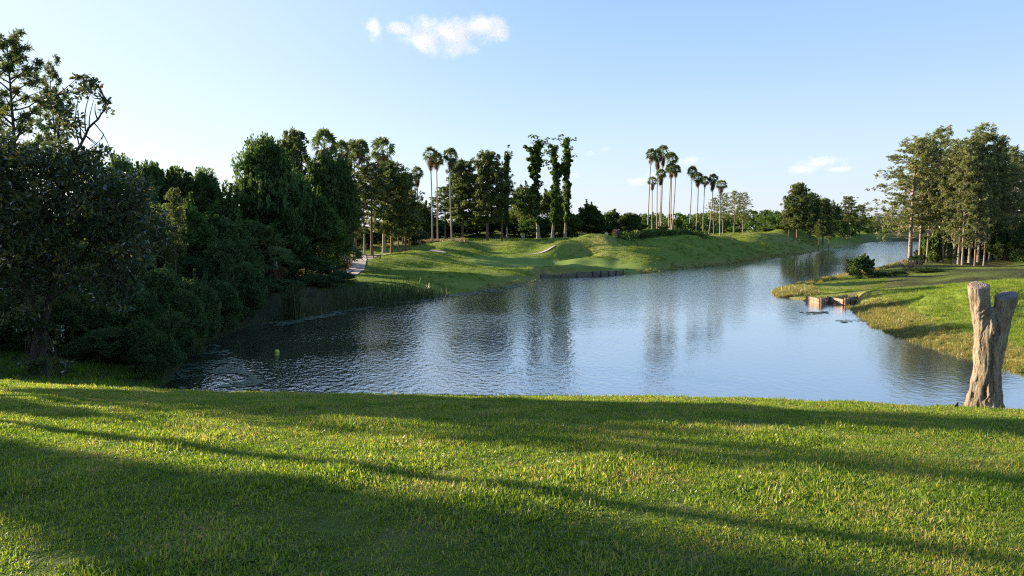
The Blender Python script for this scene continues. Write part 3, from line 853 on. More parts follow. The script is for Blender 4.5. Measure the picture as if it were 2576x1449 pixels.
    for q, px in enumerate([890, 925, 960, 1040, 1075, 1125, 1160, 1235, 1300, 1365, 1440, 1510, 1560]):
        plant('mass', px, (139 + q * 2) if q < 4 else 176 + (q * 7) % 11, (566 if q < 4 else 545) + (q * 5) % 14, 84, 'shadowy low thicket tree in the dark row behind the trunks', group='dark thicket row behind the green')
    # --- palm clump
    for px, base, Y, tp, wd, ln, lb in [
        (1629, 574, 186, 372, 34, .01, 'tall palm at the left edge of the big palm clump'), (1652, 574, 187, 374, 36, .0, 'tall palm second from left in the big clump top'),
        (1662, 576, 188, 364, 38, .015, 'tallest palm in the middle of the big palm clump'), (1687, 569, 190, 382, 38, .02, 'palm with dark head at the right top of the big clump'),
        (1682, 569, 188, 408, 36, .01, 'palm with pale tan skirt in the right of the big clump'), (1690, 569, 186, 414, 36, .05, 'lower palm leaning right in the big palm clump'),
        (1657, 576, 185, 424, 36, -.005, 'lower palm in the centre of the big palm clump'), (1640, 574, 184, 444, 32, -.02, 'shortest palm low at the left of the big palm clump'),
        (1733, 576, 186, 416, 32, .02, 'first palm left in the row right of the big clump'), (1749, 592, 182, 432, 34, .015, 'second palm in the row right of the big clump'),
        (1768, 603, 180, 442, 30, .01, 'third palm in the row right of the big clump'), (1782, 603, 180, 436, 32, .03, 'fourth palm in the row right of the big clump'), (1811, 610, 177, 452, 34, .03, 'last palm standing alone at right of the row')]:
        plant('palm', px, Y, tp, wd, lb, 'palm tree', BG, lean=ln, rot=None)
    # shrubs round the palms
    for px, Y, tp, wd, lb in [(1612, 182, 560, 34, 'yellow green shrub at the left foot of palm clump'), (1703, 186, 548, 26, 'pointed light green shrub at right of palm clump'), (1742, 184, 558, 40, 'light green shrub between palm clump and palm row'),
                              (1668, 184, 566, 30, 'light green shrub among the palm clump trunks'), (1500, 178, 572, 26, 'small pale green shrub in front of the dark bushes'),
                              (1845, 250, 570, 40, 'light green shrub left of the right pine grove field'), (1965, 258, 565, 50, 'light green shrub at the foot of the big dark pine'), (1925, 262, 572, 40, 'light shrub on the field edge between grove and dark pine')]:
        plant('lightshrub', px, Y, tp, wd, lb, 'shrub', name='shrub')
    # --- field groups
    for q, (px, Y, tp, wd) in enumerate([(1795, 222, 497, 42), (1818, 226, 486, 46), (1845, 230, 480, 50), (1868, 232, 484, 46)]):
        plant('grovepine', px, Y, tp, wd, ['leftmost pine of the small field grove beside last palm', 'second pine of the small field grove beside last palm', 'third pine, highest of the small field grove', 'rightmost pine of the small field grove'][q], group='small pine grove on the field', var=[3, 1, 3, 1][q])
    for px, Y, tp, wd, kd, lb in [(2005, 248, 462, 72, 'lowpine', 'big dark pine on the far bank, tallest before the far channel'), (2038, 256, 486, 66, 'lowpine', 'dark pine immediately right of the big dark pine'), (2070, 262, 500, 60, 'lowpine', 'smaller dark pine, third right of the big dark pine'),
                                  (2092, 340, 508, 50, 'oak', 'dark round tree right of the dark pine group'), (2132, 345, 494, 54, 'pine', 'open crowned pine standing alone at the far channel'), (2162, 365, 515, 44, 'pine', 'smaller pine right of the open crowned far pine'),
                                  (2060, 240, 552, 26, 'pine', 'small young pine on the bank before the dark pines'), (2085, 246, 556, 24, 'pine', 'small young pine, right one on the bank before dark pines'), (1985, 250, 500, 40, 'lowpine', 'short dark pine left of the big dark pine')]:
        plant(kd, px, Y, tp, wd, lb)
    for px, Y, tp, wd, lb in [(2205, 450, 536, 46, 'pale green far tree left of the right grove over the channel'), (2240, 440, 530, 50, 'pale green far tree close left of the right grove'), (2280, 430, 520, 56, 'pale green far tree behind the first grove trunks'), (2330, 440, 505, 70, 'pale green far tree behind the middle grove trunks')]:
        plant('grovepine', px, Y, tp, wd, lb, var=2)
    # --- right grove
    for q, (px, Y, tp, wd, v, lb) in enumerate([(2292, 144, 346, 150, 2, 'leftmost pine of the right grove, with long low limbs'), (2316, 147, 346, 100, 1, 'second pine from left in the right grove'), (2334, 141, 356, 80, 3, 'pine with slim straight trunk, third in the right grove'),
                                               (2354, 152, 320, 100, 1, 'tall pine with pointed top in the right grove'), (2403, 138, 350, 100, 2, 'pine with orange trunk at the middle of right grove'), (2414, 136, 372, 90, 3, 'pine close beside the orange trunked one'),
                                               (2424, 134, 392, 80, 0, 'lower pine right of the orange trunked pair'), (2442, 139, 338, 100, 1, 'pine left of the highest grove pine'), (2464, 140, 313, 120, 2, 'highest pine of the right grove'), (2492, 138, 340, 100, 0, 'pine immediately right of the highest grove pine'),
                                               (2532, 145, 370, 100, 2, 'pine near the right edge of picture, taller one'), (2564, 148, 388, 90, 0, 'pine cut by the right edge of picture'), (2605, 150, 400, 90, 1, 'pine just past the right edge of the grove'),
                                               (2380, 160, 378, 90, 0, 'hazy pine in the back row behind orange trunks'), (2510, 165, 372, 100, 3, 'hazy pine in the back row at right'), (2440, 168, 380, 100, 0, 'hazy pine in back row behind the highest pine'),
                                               (2375, 140, 420, 60, 3, 'thin lower pine left of the orange trunks'), (2455, 133, 430, 60, 2, 'thin lower pine under the highest pine'), (2478, 134, 400, 64, 3, 'thin pine right under the highest pine'), (2510, 137, 410, 70, 2, 'thin pine second from the thicket at right'), (2548, 140, 420, 70, 0, 'thin pine before the right edge thicket')]):
        plant('grovepine', px, Y, tp, wd * 1.24, lb, group='pines of the right grove', var=v)
    for px, Y, tp, wd, kd, lb in [(2168, 95, 640, 72, 'shrub', 'round green shrub alone on the grassy point'), (2312, 128, 640, 50, 'shrub', 'dark shrub at the feet of leftmost grove pines'), (2535, 136, 575, 90, 'bush', 'dark thicket under the right end of the grove'),
                                  (2345, 146, 590, 60, 'lightshrub', 'light green shrub among the first grove trunks'), (2372, 150, 560, 60, 'lightshrub', 'tall light green shrub left of the orange trunks'), (2470, 150, 590, 60, 'lightshrub', 'light green shrub behind the highest pine trunk'), (2490, 150, 560, 90, 'oak', 'low leafy tree under the highest grove pine'), (2430, 156, 570, 80, 'oak', 'low leafy tree behind the orange trunks'), (2580, 132, 560, 80, 'bush', 'dark bush at the right edge of the grove')]:
        plant(kd, px, Y, tp, wd, lb, 'tree' if kd == 'oak' else 'shrub', name=None if kd == 'oak' else 'shrub')
    for q, (px, Y, tp, wd, kd) in enumerate([(2325, 150, 622, 46, 'shrub'), (2352, 140, 632, 34, 'lightshrub'), (2385, 152, 606, 60, 'shrub'), (2425, 150, 612, 56, 'lightshrub'), (2455, 148, 606, 56, 'shrub'), (2485, 143, 618, 50, 'shrub'), (2512, 141, 610, 56, 'lightshrub'), (2552, 138, 604, 60, 'shrub'), (2590, 139, 600, 70, 'shrub')]):
        plant(kd, px, Y, tp, wd, 'understory shrub growing between the trunks of the right grove', 'shrub', 'undergrowth of the right grove', name='shrub')
    for px, Y, tp, wd, lb in [(2212, 97, 682, 66, 'low dark bush right behind the round shrub of the grassy point'), (2252, 99, 678, 66, 'low dark bush, second in the row behind the round shrub'), (2335, 106, 672, 80, 'low dark bush right of the pinkish brush'), (2390, 108, 676, 80, 'low dark bush in front of the orange trunks')]:
        plant('bush', px, Y, tp, wd, lb, 'shrub', name='shrub')
    plant('pine', 2396, 122, 625, 34, 'young yellow green pine sapling before the grove trunks', var=1)
    # --- off to the left, beyond the frame: the trees whose long shadows cross the lawn
    def caster(kind, tx, ty, dist, ext, width, label, var=0):
        """a tree whose shadow lies over (tx, ty) and ends ext metres beyond it"""
        x, y = tx + SUN_H[0] * dist, ty + SUN_H[1] * dist
        h = gz(tx, ty) + (dist + ext) * math.tan(SUN_EL) - gz(x, y)
        plant(kind, 0, 0, 0, width, label, pos=(x, y), height=h, var=var)
    caster('bush', -5.4, 8.9, 14, 3.4, 1.6, 'tall shrub at the left end of the lawn, out of the picture')
    caster('umbrella', -.9, 9.5, 22, 4.6, 3.0, 'flat crowned tree at the left end of the lawn, out of the picture')
    caster('umbrella', 5.0, 8.7, 33, 6.0, 2.4, 'taller flat crowned tree left of the lawn, out of the picture')
    caster('column', -1.5, 4.36, 27, 14, 1.45, 'narrow ivy clad tree beside lawn, out of the picture')
    caster('umbrella', 2.2, 2.85, 30, 5.0, 1.2, 'small flat crowned tree beside the lawn, out of the picture')
    caster('nearpine', 1.0, 6.9, 31, 7, 1.5, 'thin young pine beside the lawn, out of the picture')
    caster('palm', 0, 5.35, 20, 34, 2.6, 'tall palm left of the lawn, out of the picture')
    for x, y, h, wd, lb in [(-34, 34, 12, 9, 'large tree left of the magnolia out of the picture'), (-44, 46, 14, 10, 'large tree farther left of the magnolia out of the picture'), (-62, 62, 14, 11, 'large tree of the left wood out of the picture'), (-70, 84, 14, 12, 'large tree deep in the left wood out of the picture')]:
        plant('mass', 0, 0, 0, wd, lb, pos=(x, y), height=h)


# ----------------------------------------------------------------------------------------------
# the magnolia at the left
# ----------------------------------------------------------------------------------------------
def build_magnolia():
    r = rs(301)
    Y = 29.
    bx, by = X(98, Y, 945), Y
    bz = gz(bx, by) - .15
    t = thing('magnolia_tree', 'broad magnolia with large olive and yellow leaves at left end of lawn', 'tree', (bx, by, bz))

    def px(xd, yd, dy=0.0):
        p = at(xd, yd, Y + dy)
        return np.array([p[0] - bx, p[1] - by, p[2] - bz])
    tm, cr = MB(), MB()
    fk = px(104, 840)
    tm.tube(np.vstack([[0, 0, -.4], px(97, 930), px(96, 890), fk]), [.42, .32, .27, .25], 10)
    limbs = {}
    def limb(pts, r0, r1):
        p = np.array(pts); k = 14
        tt = np.linspace(0, 1, len(p)); q = np.linspace(0, 1, k)
        s = np.stack([np.interp(q, tt, p[:, i]) for i in range(3)], 1)
        s[1:-1] = (s[:-2] + 2 * s[1:-1] + s[2:]) / 4
        s[1:-1] += r.normal(0, .035, (k - 2, 3))
        tm.tube(s, np.linspace(r0, r1, k), 7)
        return s
    A = limb([fk, px(120, 760), px(150, 620, .3), px(160, 480, .4), px(150, 380, .2), px(152, 300, .2), px(140, 240)], .15, .02)
    B = limb([fk, px(80, 780, -.3), px(50, 660, -.8), px(20, 520, -1), px(-20, 400, -.6)], .13, .02)
    Cc = limb([px(160, 480, .4), px(185, 400, -.3), px(215, 330, -.6), px(245, 300, -.8), px(268, 270, -.9), px(262, 245, -.9)], .07, .014)
    D = limb([px(150, 620, .3), px(230, 560, -.8), px(300, 500, -1.2), px(350, 470, -1.2)], .08, .015)
    E = limb([px(120, 760), px(200, 700, -1.2), px(270, 690, -1.6), px(325, 720, -1.8)], .07, .012)
    limb([px(130, 700), px(240, 620, .9), px(330, 570, 1.4), px(400, 560, 1.4)], .07, .012)
    for a, b in [((215, 330, -.6), (232, 225, -.4)), ((200, 370, -.4), (205, 215, .2)), ((225, 322, -.6), (236, 250, -.8)), ((245, 300, -.8), (240, 262, -.9)), ((205, 352, -.5), (195, 260, -.2)), ((185, 400, -.3), (255, 350, -1)), ((255, 350, -1), (262, 335, -1)), ((300, 500, -1.2), (262, 400, -.9)), ((262, 400, -.9), (250, 365, -.9))]:
        p0, p1 = px(*a), px(*b)
        tm.tube(curve(p0, p1, r, .12, 6), np.linspace(.03, .009, 6), 5)
    # leaf clusters: pixel position, spread (px), depth
    cl = []
    def blob(cx_, cy_, rx, ry, n, dmin=-1.8, dmax=1.8, size=(.28, .5)):
        for i in range(n):
            a = r.uniform(0, 6.28); q = r.uniform(0, 1) ** .5
            cl.append((px(cx_ + rx * q * math.cos(a), cy_ + ry * q * math.sin(a), r.uniform(dmin, dmax)), r.uniform(*size)))
    blob(140, 560, 220, 170, 300)
    blob(300, 520, 110, 80, 70)
    blob(30, 600, 130, 200, 130)
    blob(120, 420, 130, 45, 50, -1.2, 1.2)
    blob(8, 380, 45, 50, 24, -1, 1)
    blob(150, 300, 48, 62, 22, -.7, .8, (.18, .32))
    blob(112, 255, 36, 18, 8, -.5, .6, (.18, .3))
    blob(230, 215, 32, 22, 9, -.7, .1, (.16, .28))
    blob(262, 262, 12, 26, 6, -1, -.6, (.16, .26))
    blob(190, 220, 22, 28, 7, -.4, .4, (.16, .28))
    blob(245, 395, 40, 30, 9, -1.2, -.4, (.16, .3))
    blob(285, 735, 60, 42, 34, -2.2, -1.2, (.2, .36))
    blob(330, 660, 60, 50, 30, -2, -.6, (.22, .4))
    blob(60, 790, 70, 40, 26, -1.4, .8, (.2, .36))
    blob(380, 590, 50, 60, 26, .6, 1.8, (.22, .4))
    blob(105, 915, 58, 20, 16, -.9, -.1, (.14, .24))
    blob(150, 925, 30, 16, 8, -.8, -.1, (.14, .22))
    blob(130, 850, 30, 40, 9, -.5, .3, (.14, .22))
    allp = np.vstack([A[3:], B[3:], D[3:], E[3:], Cc[3:]])
    for c, rad in cl:
        n = int(34 * (rad / .4) ** 2 + 5)
        tb = r.choice([.2, .35, .5, .62, .78], p=[.22, .28, .26, .17, .07])
        clump(cr, r, c, rad * 1.2, n, .24, .105, .8, tb)
        if r.rand() < .5:
            j = ((allp - c) ** 2).sum(1).argmin()
            tm.tube(curve(allp[j], c, r, .12, 4), np.linspace(.022, .008, 4), 4)
    obj('trunk', tm.mesh('trunk', M['barkdark']), t)
    obj('crown', cr.mesh('crown', M['magnolia']), t)


build_magnolia()


# ----------------------------------------------------------------------------------------------
# foreground stump
# ----------------------------------------------------------------------------------------------
def stump_mat():
    m, nt, out = new_mat('weathered_bark')
    tc = N(nt, 'ShaderNodeTexCoord')
    mp = N(nt, 'ShaderNodeMapping'); mp.inputs['Scale'].default_value = (9, 9, 2.2)
    L(nt, tc.outputs['Object'], mp.inputs[0])
    n1 = N(nt, 'ShaderNodeTexNoise', i_Scale=1., i_Detail=8., i_Roughness=.68); L(nt, mp.outputs[0], n1.inputs['Vector'])
    n2 = N(nt, 'ShaderNodeTexNoise', i_Scale=2.2, i_Detail=4.); L(nt, tc.outputs['Object'], n2.inputs['Vector'])
    r1 = ramp(nt, [(.30, (.21, .165, .12)), (.5, (.37, .30, .22)), (.72, (.52, .44, .335))]); L(nt, n1.outputs['Fac'], r1.inputs[0])
    r2 = ramp(nt, [(.35, (.62, .60, .56)), (.65, (1, 1, 1))]); L(nt, n2.outputs['Fac'], r2.inputs[0])
    mx = N(nt, 'ShaderNodeMix', data_type='RGBA', blend_type='MULTIPLY'); mx.inputs[0].default_value = 1.
    L(nt, r1.outputs[0], mx.inputs[6]); L(nt, r2.outputs[0], mx.inputs[7])
    at_ = N(nt, 'ShaderNodeAttribute', attribute_name='crack')
    m2 = N(nt, 'ShaderNodeMix', data_type='RGBA'); L(nt, at_.outputs['Fac'], m2.inputs[0]); L(nt, mx.outputs[2], m2.inputs[6]); m2.inputs[7].default_value = (.085, .06, .045, 1)
    p = N(nt, 'ShaderNodeBsdfPrincipled'); p.inputs['Roughness'].default_value = .9; p.inputs['Specular IOR Level'].default_value = .15
    L(nt, m2.outputs[2], p.inputs['Base Color'])
    mp3 = N(nt, 'ShaderNodeMapping'); mp3.inputs['Scale'].default_value = (34, 34, 6.5); L(nt, tc.outputs['Object'], mp3.inputs[0])
    n3 = N(nt, 'ShaderNodeTexNoise', i_Scale=1., i_Detail=5., i_Roughness=.7, i_Distortion=.6); L(nt, mp3.outputs[0], n3.inputs['Vector'])
    r3 = ramp(nt, [(.38, (.30, .26, .23)), (.50, (1, 1, 1))]); L(nt, n3.outputs['Fac'], r3.inputs[0])
    m4 = N(nt, 'ShaderNodeMix', data_type='RGBA', blend_type='MULTIPLY'); m4.inputs[0].default_value = .8; L(nt, m2.outputs[2], m4.inputs[6]); L(nt, r3.outputs[0], m4.inputs[7]); L(nt, m4.outputs[2], p.inputs['Base Color'])
    b0 = N(nt, 'ShaderNodeBump', i_Strength=1., i_Distance=.03); L(nt, n3.outputs['Fac'], b0.inputs['Height'])
    b = N(nt, 'ShaderNodeBump', i_Strength=.9, i_Distance=.03); L(nt, n1.outputs['Fac'], b.inputs['Height']); L(nt, b0.outputs[0], b.inputs['Normal']); L(nt, b.outputs[0], p.inputs['Normal'])
    L(nt, p.outputs[0], out.inputs[0])
    return m


def cut_mat(name, c1, c2):
    m, nt, out = new_mat(name)
    tc = N(nt, 'ShaderNodeTexCoord')
    nz = N(nt, 'ShaderNodeTexNoise', i_Scale=9., i_Detail=6., i_Roughness=.7); L(nt, tc.outputs['Object'], nz.inputs['Vector'])
    wv = N(nt, 'ShaderNodeTexWave', wave_type='RINGS', rings_direction='Z', i_Scale=9., i_Distortion=2.5, i_Detail=2.); L(nt, tc.outputs['Object'], wv.inputs['Vector'])
    a = N(nt, 'ShaderNodeMath', operation='MULTIPLY_ADD', i_1=.30); L(nt, wv.outputs['Fac'], a.inputs[0]); L(nt, nz.outputs['Fac'], a.inputs[2])
    rp = ramp(nt, [(.35, c1), (.85, c2)]); L(nt, a.outputs[0], rp.inputs[0])
    p = N(nt, 'ShaderNodeBsdfPrincipled'); p.inputs['Roughness'].default_value = .85
    L(nt, rp.outputs[0], p.inputs['Base Color'])
    b = N(nt, 'ShaderNodeBump', i_Strength=.6, i_Distance=.015); L(nt, a.outputs[0], b.inputs['Height']); L(nt, b.outputs[0], p.inputs['Normal'])
    L(nt, p.outputs[0], out.inputs[0])
    return m


def build_stump():
    Y = 12.8
    x0 = X(2474, Y, 1035); z0 = gz(x0, Y)
    k = Y / FPX * .2471 * 1.05          # metres per pixel of the close-up
    rgt = unit(np.array([Y, -x0, 0.0])); bck = unit(np.array([x0, Y, 0.0]))   # right and away, seen from the lawn

    def P(px, py, dep=0.0):
        return np.array([(px - 492) * k, dep, (1352 - py) * k])
    mb = MB()

    def ringtube(rings, n=28):
        vs = []
        for c, ra, rb, tilt in rings:
            an = np.arange(n) * 2 * math.pi / n
            v = np.stack([ra * np.cos(an), rb * np.sin(an), np.zeros(n)], 1)
            v[:, 2] += v[:, 1] * math.tan(tilt[0]) + v[:, 0] * math.tan(tilt[1])
            vs.append(v + c)
        kk = len(vs); V = np.vstack(vs)
        i = np.arange(kk - 1)[:, None] * n; j = np.arange(n)[None]; jn = (j + 1) % n
        F = np.stack([i + j, i + jn, i + n + jn, i + n + j], -1).reshape(-1, 4)
        mb.add(V, F)
        for s_, ring in ((0, 0), (1, kk - 1)):
            vv = np.vstack([vs[ring], vs[ring].mean(0)])
            ff = [[q, (q + 1) % n, (q + 2) % n, n] for q in range(0, n, 2)]
            ff = [f[::-1] for f in ff] if s_ == 0 else ff
            mb.add(vv, ff)
    T0 = (0., 0.)
    ringtube([(P(492, 1440), 262 * k, 235 * k, T0), (P(490, 1370), 236 * k, 215 * k, T0), (P(488, 1310), 190 * k, 180 * k, T0), (P(486, 1230), 160 * k, 158 * k, T0), (P(497, 1100), 140 * k, 142 * k, T0),
              (P(502, 950), 133 * k, 135 * k, T0), (P(510, 800), 133 * k, 132 * k, T0), (P(520, 650), 141 * k, 128 * k, T0), (P(522, 520), 150 * k, 118 * k, T0), (P(520, 430), 148 * k, 105 * k, T0), (P(517, 360), 105 * k, 84 * k, T0), (P(514, 315), 62 * k, 60 * k, T0)])
    ta, tb = (R(17), R(-4)), (R(20), R(7))
    ringtube([(P(478, 640), 90 * k, 100 * k, T0), (P(455, 500, -.02), 95 * k, 100 * k, T0), (P(424, 350, -.03), 98 * k, 98 * k, T0), (P(404, 210, -.04), 97 * k, 97 * k, (R(8), 0)), (P(391, 106, -.05), 99 * k, 99 * k, ta)])
    ringtube([(P(560, 640, .03), 95 * k, 100 * k, T0), (P(588, 500, .03), 100 * k, 104 * k, T0), (P(618, 370, .04), 100 * k, 102 * k, (R(8), 0)), (P(638, 280, .05), 100 * k, 102 * k, (R(14), R(4))), (P(646, 196, .06), 101 * k, 101 * k, tb)])
    me = mb.mesh('stump_shape', M['barkpale'])
    tmp = bpy.data.objects.new('stump_shape', me); COL.objects.link(tmp)
    rm = tmp.modifiers.new('r', 'REMESH'); rm.mode = 'VOXEL'; rm.voxel_size = .011
    sm = tmp.modifiers.new('s', 'SMOOTH'); sm.iterations = 6; sm.factor = .5
    dg = bpy.context.evaluated_depsgraph_get()
    me2 = bpy.data.meshes.new_from_object(tmp.evaluated_get(dg))
    bpy.data.objects.remove(tmp)
    nv = len(me2.vertices)
    co = np.empty(nv * 3); me2.vertices.foreach_get('co', co); co = co.reshape(-1, 3)
    nr = np.empty(nv * 3); me2.vertices.foreach_get('normal', nr); nr = nr.reshape(-1, 3)
    crack = np.zeros(nv)
    py = 1352 - co[:, 2] / k; pxx = co[:, 0] / k + 492
    front = co[:, 1] < 0
    def fiss(line, wdt, dep, jag=6):
        ys_ = [l[1] for l in line]; xs_ = [l[0] for l in line]
        o = np.argsort(ys_)
        xl = np.interp(py, np.array(ys_)[o], np.array(xs_)[o]) + np.array([mnoise.noise(Vector((c[2] * 7, wdt, .5))) * jag * 2.6 + mnoise.noise(Vector((c[2] * 26, wdt, 1.5))) * jag * 1.2 for c in co])
        inr = (py > min(ys_)) & (py < max(ys_)) & front
        e = np.clip(np.minimum(py - min(ys_), max(ys_) - py) / 60, 0, 1)
        f = np.exp(-((pxx - xl) / wdt) ** 2) * inr * e
        return f * dep, f
    disp = np.zeros(nv)
    for line, wd, dp, dark in [([(490, 420), (448, 560), (446, 700), (436, 900), (392, 1050), (390, 1250)], 5, .016, .8), ([(540, 360), (590, 440), (555, 600), (545, 740), (540, 900), (530, 1000)], 16, .032, .6),
                               ([(505, 1000), (500, 1100), (500, 1200)], 15, .045, .85), ([(385, 1080), (392, 1180), (340, 1340)], 10, .03, .6), ([(486, 1200), (480, 1360)], 8, .025, .5), ([(590, 450), (600, 560), (565, 700)], 14, .035, .6), ([(560, 900), (600, 1200), (620, 1340)], 6, .02, .5)]:
        d, f = fiss(line, wd, dp)
        disp -= d; crack = np.maximum(crack, f * dark)
    d, f = fiss([(520, 1010), (532, 1120), (490, 1220)], 10, .03, 2); disp += d
    noi = np.array([mnoise.fractal(Vector((c[0] * 7, c[1] * 7, c[2] * 2.0)), 1.0, 2.0, 5) for c in co])
    n2 = np.array([mnoise.noise(Vector((c[0] * 22, c[1] * 22, c[2] * 5.0))) for c in co])
    ang = np.arctan2(co[:, 1], co[:, 0])
    low = np.exp(-np.clip(co[:, 2] + .05, 0, 9) / .28)
    flat_top = (nr[:, 2] > .85)
    side = np.where(flat_top, .25, 1)
    disp += (noi * .024 + n2 * .014) * side + low * .055 * np.sin(ang * 5 + 1.0) + np.exp(-np.clip(co[:, 2], 0, 9) / .7) * .018 * np.sin(ang * 7 + co[:, 2] * 2)
    # bark lip in the fork
    fk = np.exp(-((pxx - 478) / 40) ** 2 - ((py - 370) / 50) ** 2) * front
    disp += fk * .02 * np.sin(py * .13 + pxx * .1); crack = np.maximum(crack, fk * .35)
    co2 = co + nr * disp[:, None]
    me2.vertices.foreach_set('co', co2.ravel())
    a = me2.attributes.new('crack', 'FLOAT', 'POINT'); a.data.foreach_set('value', crack.astype(np.float32))
    me2.polygons.foreach_set('use_smooth', np.ones(len(me2.polygons), bool))
    me2.materials.clear(); me2.materials.append(stump_mat())
    me2.update()
    t = thing('tree_stump', 'tall forked tree stump with two sawn limbs at right end of lawn', 'tree stump', (x0, Y, z0 - .03), math.atan2(rgt[1], rgt[0]), None, (.92, .96, 1.03))
    me2.name = 'trunk'
    obj('trunk', me2, t)
    for c, ra, tilt, c1, c2, lb, sd in [(P(391, 106, -.05), 99 * k, ta, (.20, .13, .09), (.42, .29, .21), 'pale brown sawn face', 1), (P(646, 196, .06), 101 * k, tb, (.05, .045, .045), (.20, .175, .165), 'dark grey weathered sawn face', 2)]:
        r = rs(sd)
        f = MB(); n = 40; nrng = 6
        an = np.arange(n) * 2 * math.pi / n
        edge = 1 + .03 * np.sin(an * 3 + sd) + .02 * np.sin(an * 7)
        V = []
        for q in range(nrng + 1):
            rr = ra * .95 * (q / nrng if q else .02) * edge
            v = np.stack([rr * np.cos(an), rr * np.sin(an), np.zeros(n)], 1)
            v[:, 2] = v[:, 1] * math.tan(tilt[0]) + v[:, 0] * math.tan(tilt[1]) + .010 + r.normal(0, .0025, n) * (q < nrng) - (.012 if q == nrng else 0)
            V.append(v)
        i = np.arange(nrng)[:, None] * n; j = np.arange(n)[None]; jn = (j + 1) % n
        f.add(np.vstack(V), np.stack([i + j, i + n + j, i + n + jn, i + jn], -1).reshape(-1, 4), .5, True)
        o = obj('cut_face', f.mesh('cut_face', cut_mat('sawn_wood', c1, c2)), t)
        o.location = c; o['label'] = lb
    # charred sliver of wood in the grass beside it
    s = MB(); r = rs(4)
    p0 = np.array(at(2396, 1036, 12.9)); p1 = np.array(at(2410, 1019, 12.85))
    p0[2] = gz(p0[0], p0[1]) - .05; p1[2] = gz(p1[0], p1[1]) + .17
    s.tube(np.array([p0, p0 * .5 + p1 * .5 + [0, 0, .012], p1]), [.028, .034, .012], 7)
    o = obj('broken_branch', s.mesh('broken_branch', bark_mat('burnt_wood', (.012, .010, .009), (.05, .035, .028)))); tag(o, 'short charred branch sticking from grass beside the forked stump', 'branch')


build_stump()


# ----------------------------------------------------------------------------------------------
# walls, flag, posts, path
# ----------------------------------------------------------------------------------------------
def plain(name, col, rough=.7, noise=.25, scale=6.):
    m, nt, out = new_mat(name)
    tc = N(nt, 'ShaderNodeTexCoord')
    nz = N(nt, 'ShaderNodeTexNoise', i_Scale=scale, i_Detail=5., i_Roughness=.65); L(nt, tc.outputs['Object'], nz.inputs['Vector'])
    rp = ramp(nt, [(.3, tuple(c * (1 - noise) for c in col)), (.7, tuple(min(1, c * (1 + noise)) for c in col))]); L(nt, nz.outputs['Fac'], rp.inputs[0])
    p = N(nt, 'ShaderNodeBsdfPrincipled'); p.inputs['Roughness'].default_value = rough
    L(nt, rp.outputs[0], p.inputs['Base Color']); L(nt, p.outputs[0], out.inputs[0])
    b = N(nt, 'ShaderNodeBump', i_Strength=.4, i_Distance=.02); L(nt, nz.outputs['Fac'], b.inputs['Height']); L(nt, b.outputs[0], p.inputs['Normal'])
    return m


M['oldwood'] = plain('old_wood', (.28, .19, .13), .85, .6, 3.)
M['greywood'] = plain('grey_wood', (.15, .125, .10), .85, .5, 2.)
M['darkwood'] = plain('tarred_wood', (.055, .05, .047), .85, .4)
M['concrete'] = plain('concrete', (.42, .38, .35), .9, .15, 3.)
M['pathmat'] = plain('path_concrete', (.44, .37, .32), .9, .16, 1.2)
M['white'] = plain('white_paint', (.62, .60, .57), .5, .08)
M['yellow'] = plain('yellow_cloth', (.52, .60, .08), .7, .1)
M['ball'] = plain('yellow_ball', (.55, .60, .12), .6, .05)


def wall(name, label, pts, hs, board_rows, post_every, mat, postmat, post_up=.12, thick=.1, ph=None):
    """timber retaining wall along a line of water-level points"""
    p0 = np.array(pts[0])
    t = thing(name, label, 'retaining wall', (p0[0], p0[1], 0))
    for i in range(len(pts) - 1):
        a, b = np.array(pts[i]) - p0, np.array(pts[i + 1]) - p0
        d = b - a; ln = np.hypot(*d); rot = math.atan2(d[1], d[0])
        nrm = np.array([d[1], -d[0]]) / ln
        if nrm[1] > 0: nrm = -nrm
        bm = MB(); rr = rs(i + 7); h = hs[i] if isinstance(hs, (list, tuple)) else hs
        hb = (h + .3) / board_rows
        for q in range(board_rows):
            c = (a + b) / 2 + nrm * rr.uniform(-.03, .03)
            bm.box((c[0], c[1], -.3 + hb * (q + .5)), (ln * .99, thick, hb * .84), rot)
        obj('boards', bm.mesh('boards', mat), t)
        npost = max(1, int(round(ln / post_every)))
        for q in range(npost + (1 if i == len(pts) - 2 else 0)):
            c = a + d * q / npost + nrm * (thick * .5 + .085)
            pm = MB(); z1 = h + (post_up if ph is None else ph) + rr.uniform(-.12, .06)
            pm.tube(np.array([[c[0], c[1], -.6], [c[0], c[1], z1 * .5], [c[0] + rr.normal(0, .01), c[1], z1]]), [.085, .085, .08], 8)
            obj('post', pm.mesh('post', postmat), t)
    return t


wp = [atw(1360, 696.5), atw(1410, 697), atw(1450, 696.5), atw(1490, 695.3), atw(1530, 693.2), atw(1566, 690)]
wall('retaining_wall', 'long dark timber retaining wall along the putting green', wp, (.36, .54, .70, .76, .66), 4, 2.1, M['greywood'], M['darkwood'], -.04)
dp = [(2028, 758), (2062, 766.5), (2086, 760), (2122, 768), (2152, 759.5)]
wall('retaining_wall', 'short sunlit timber bulkhead on the right shore of pond', [atw(*p) for p in dp], .56, 3, 2.3, M['oldwood'], M['oldwood'], .12, .14)

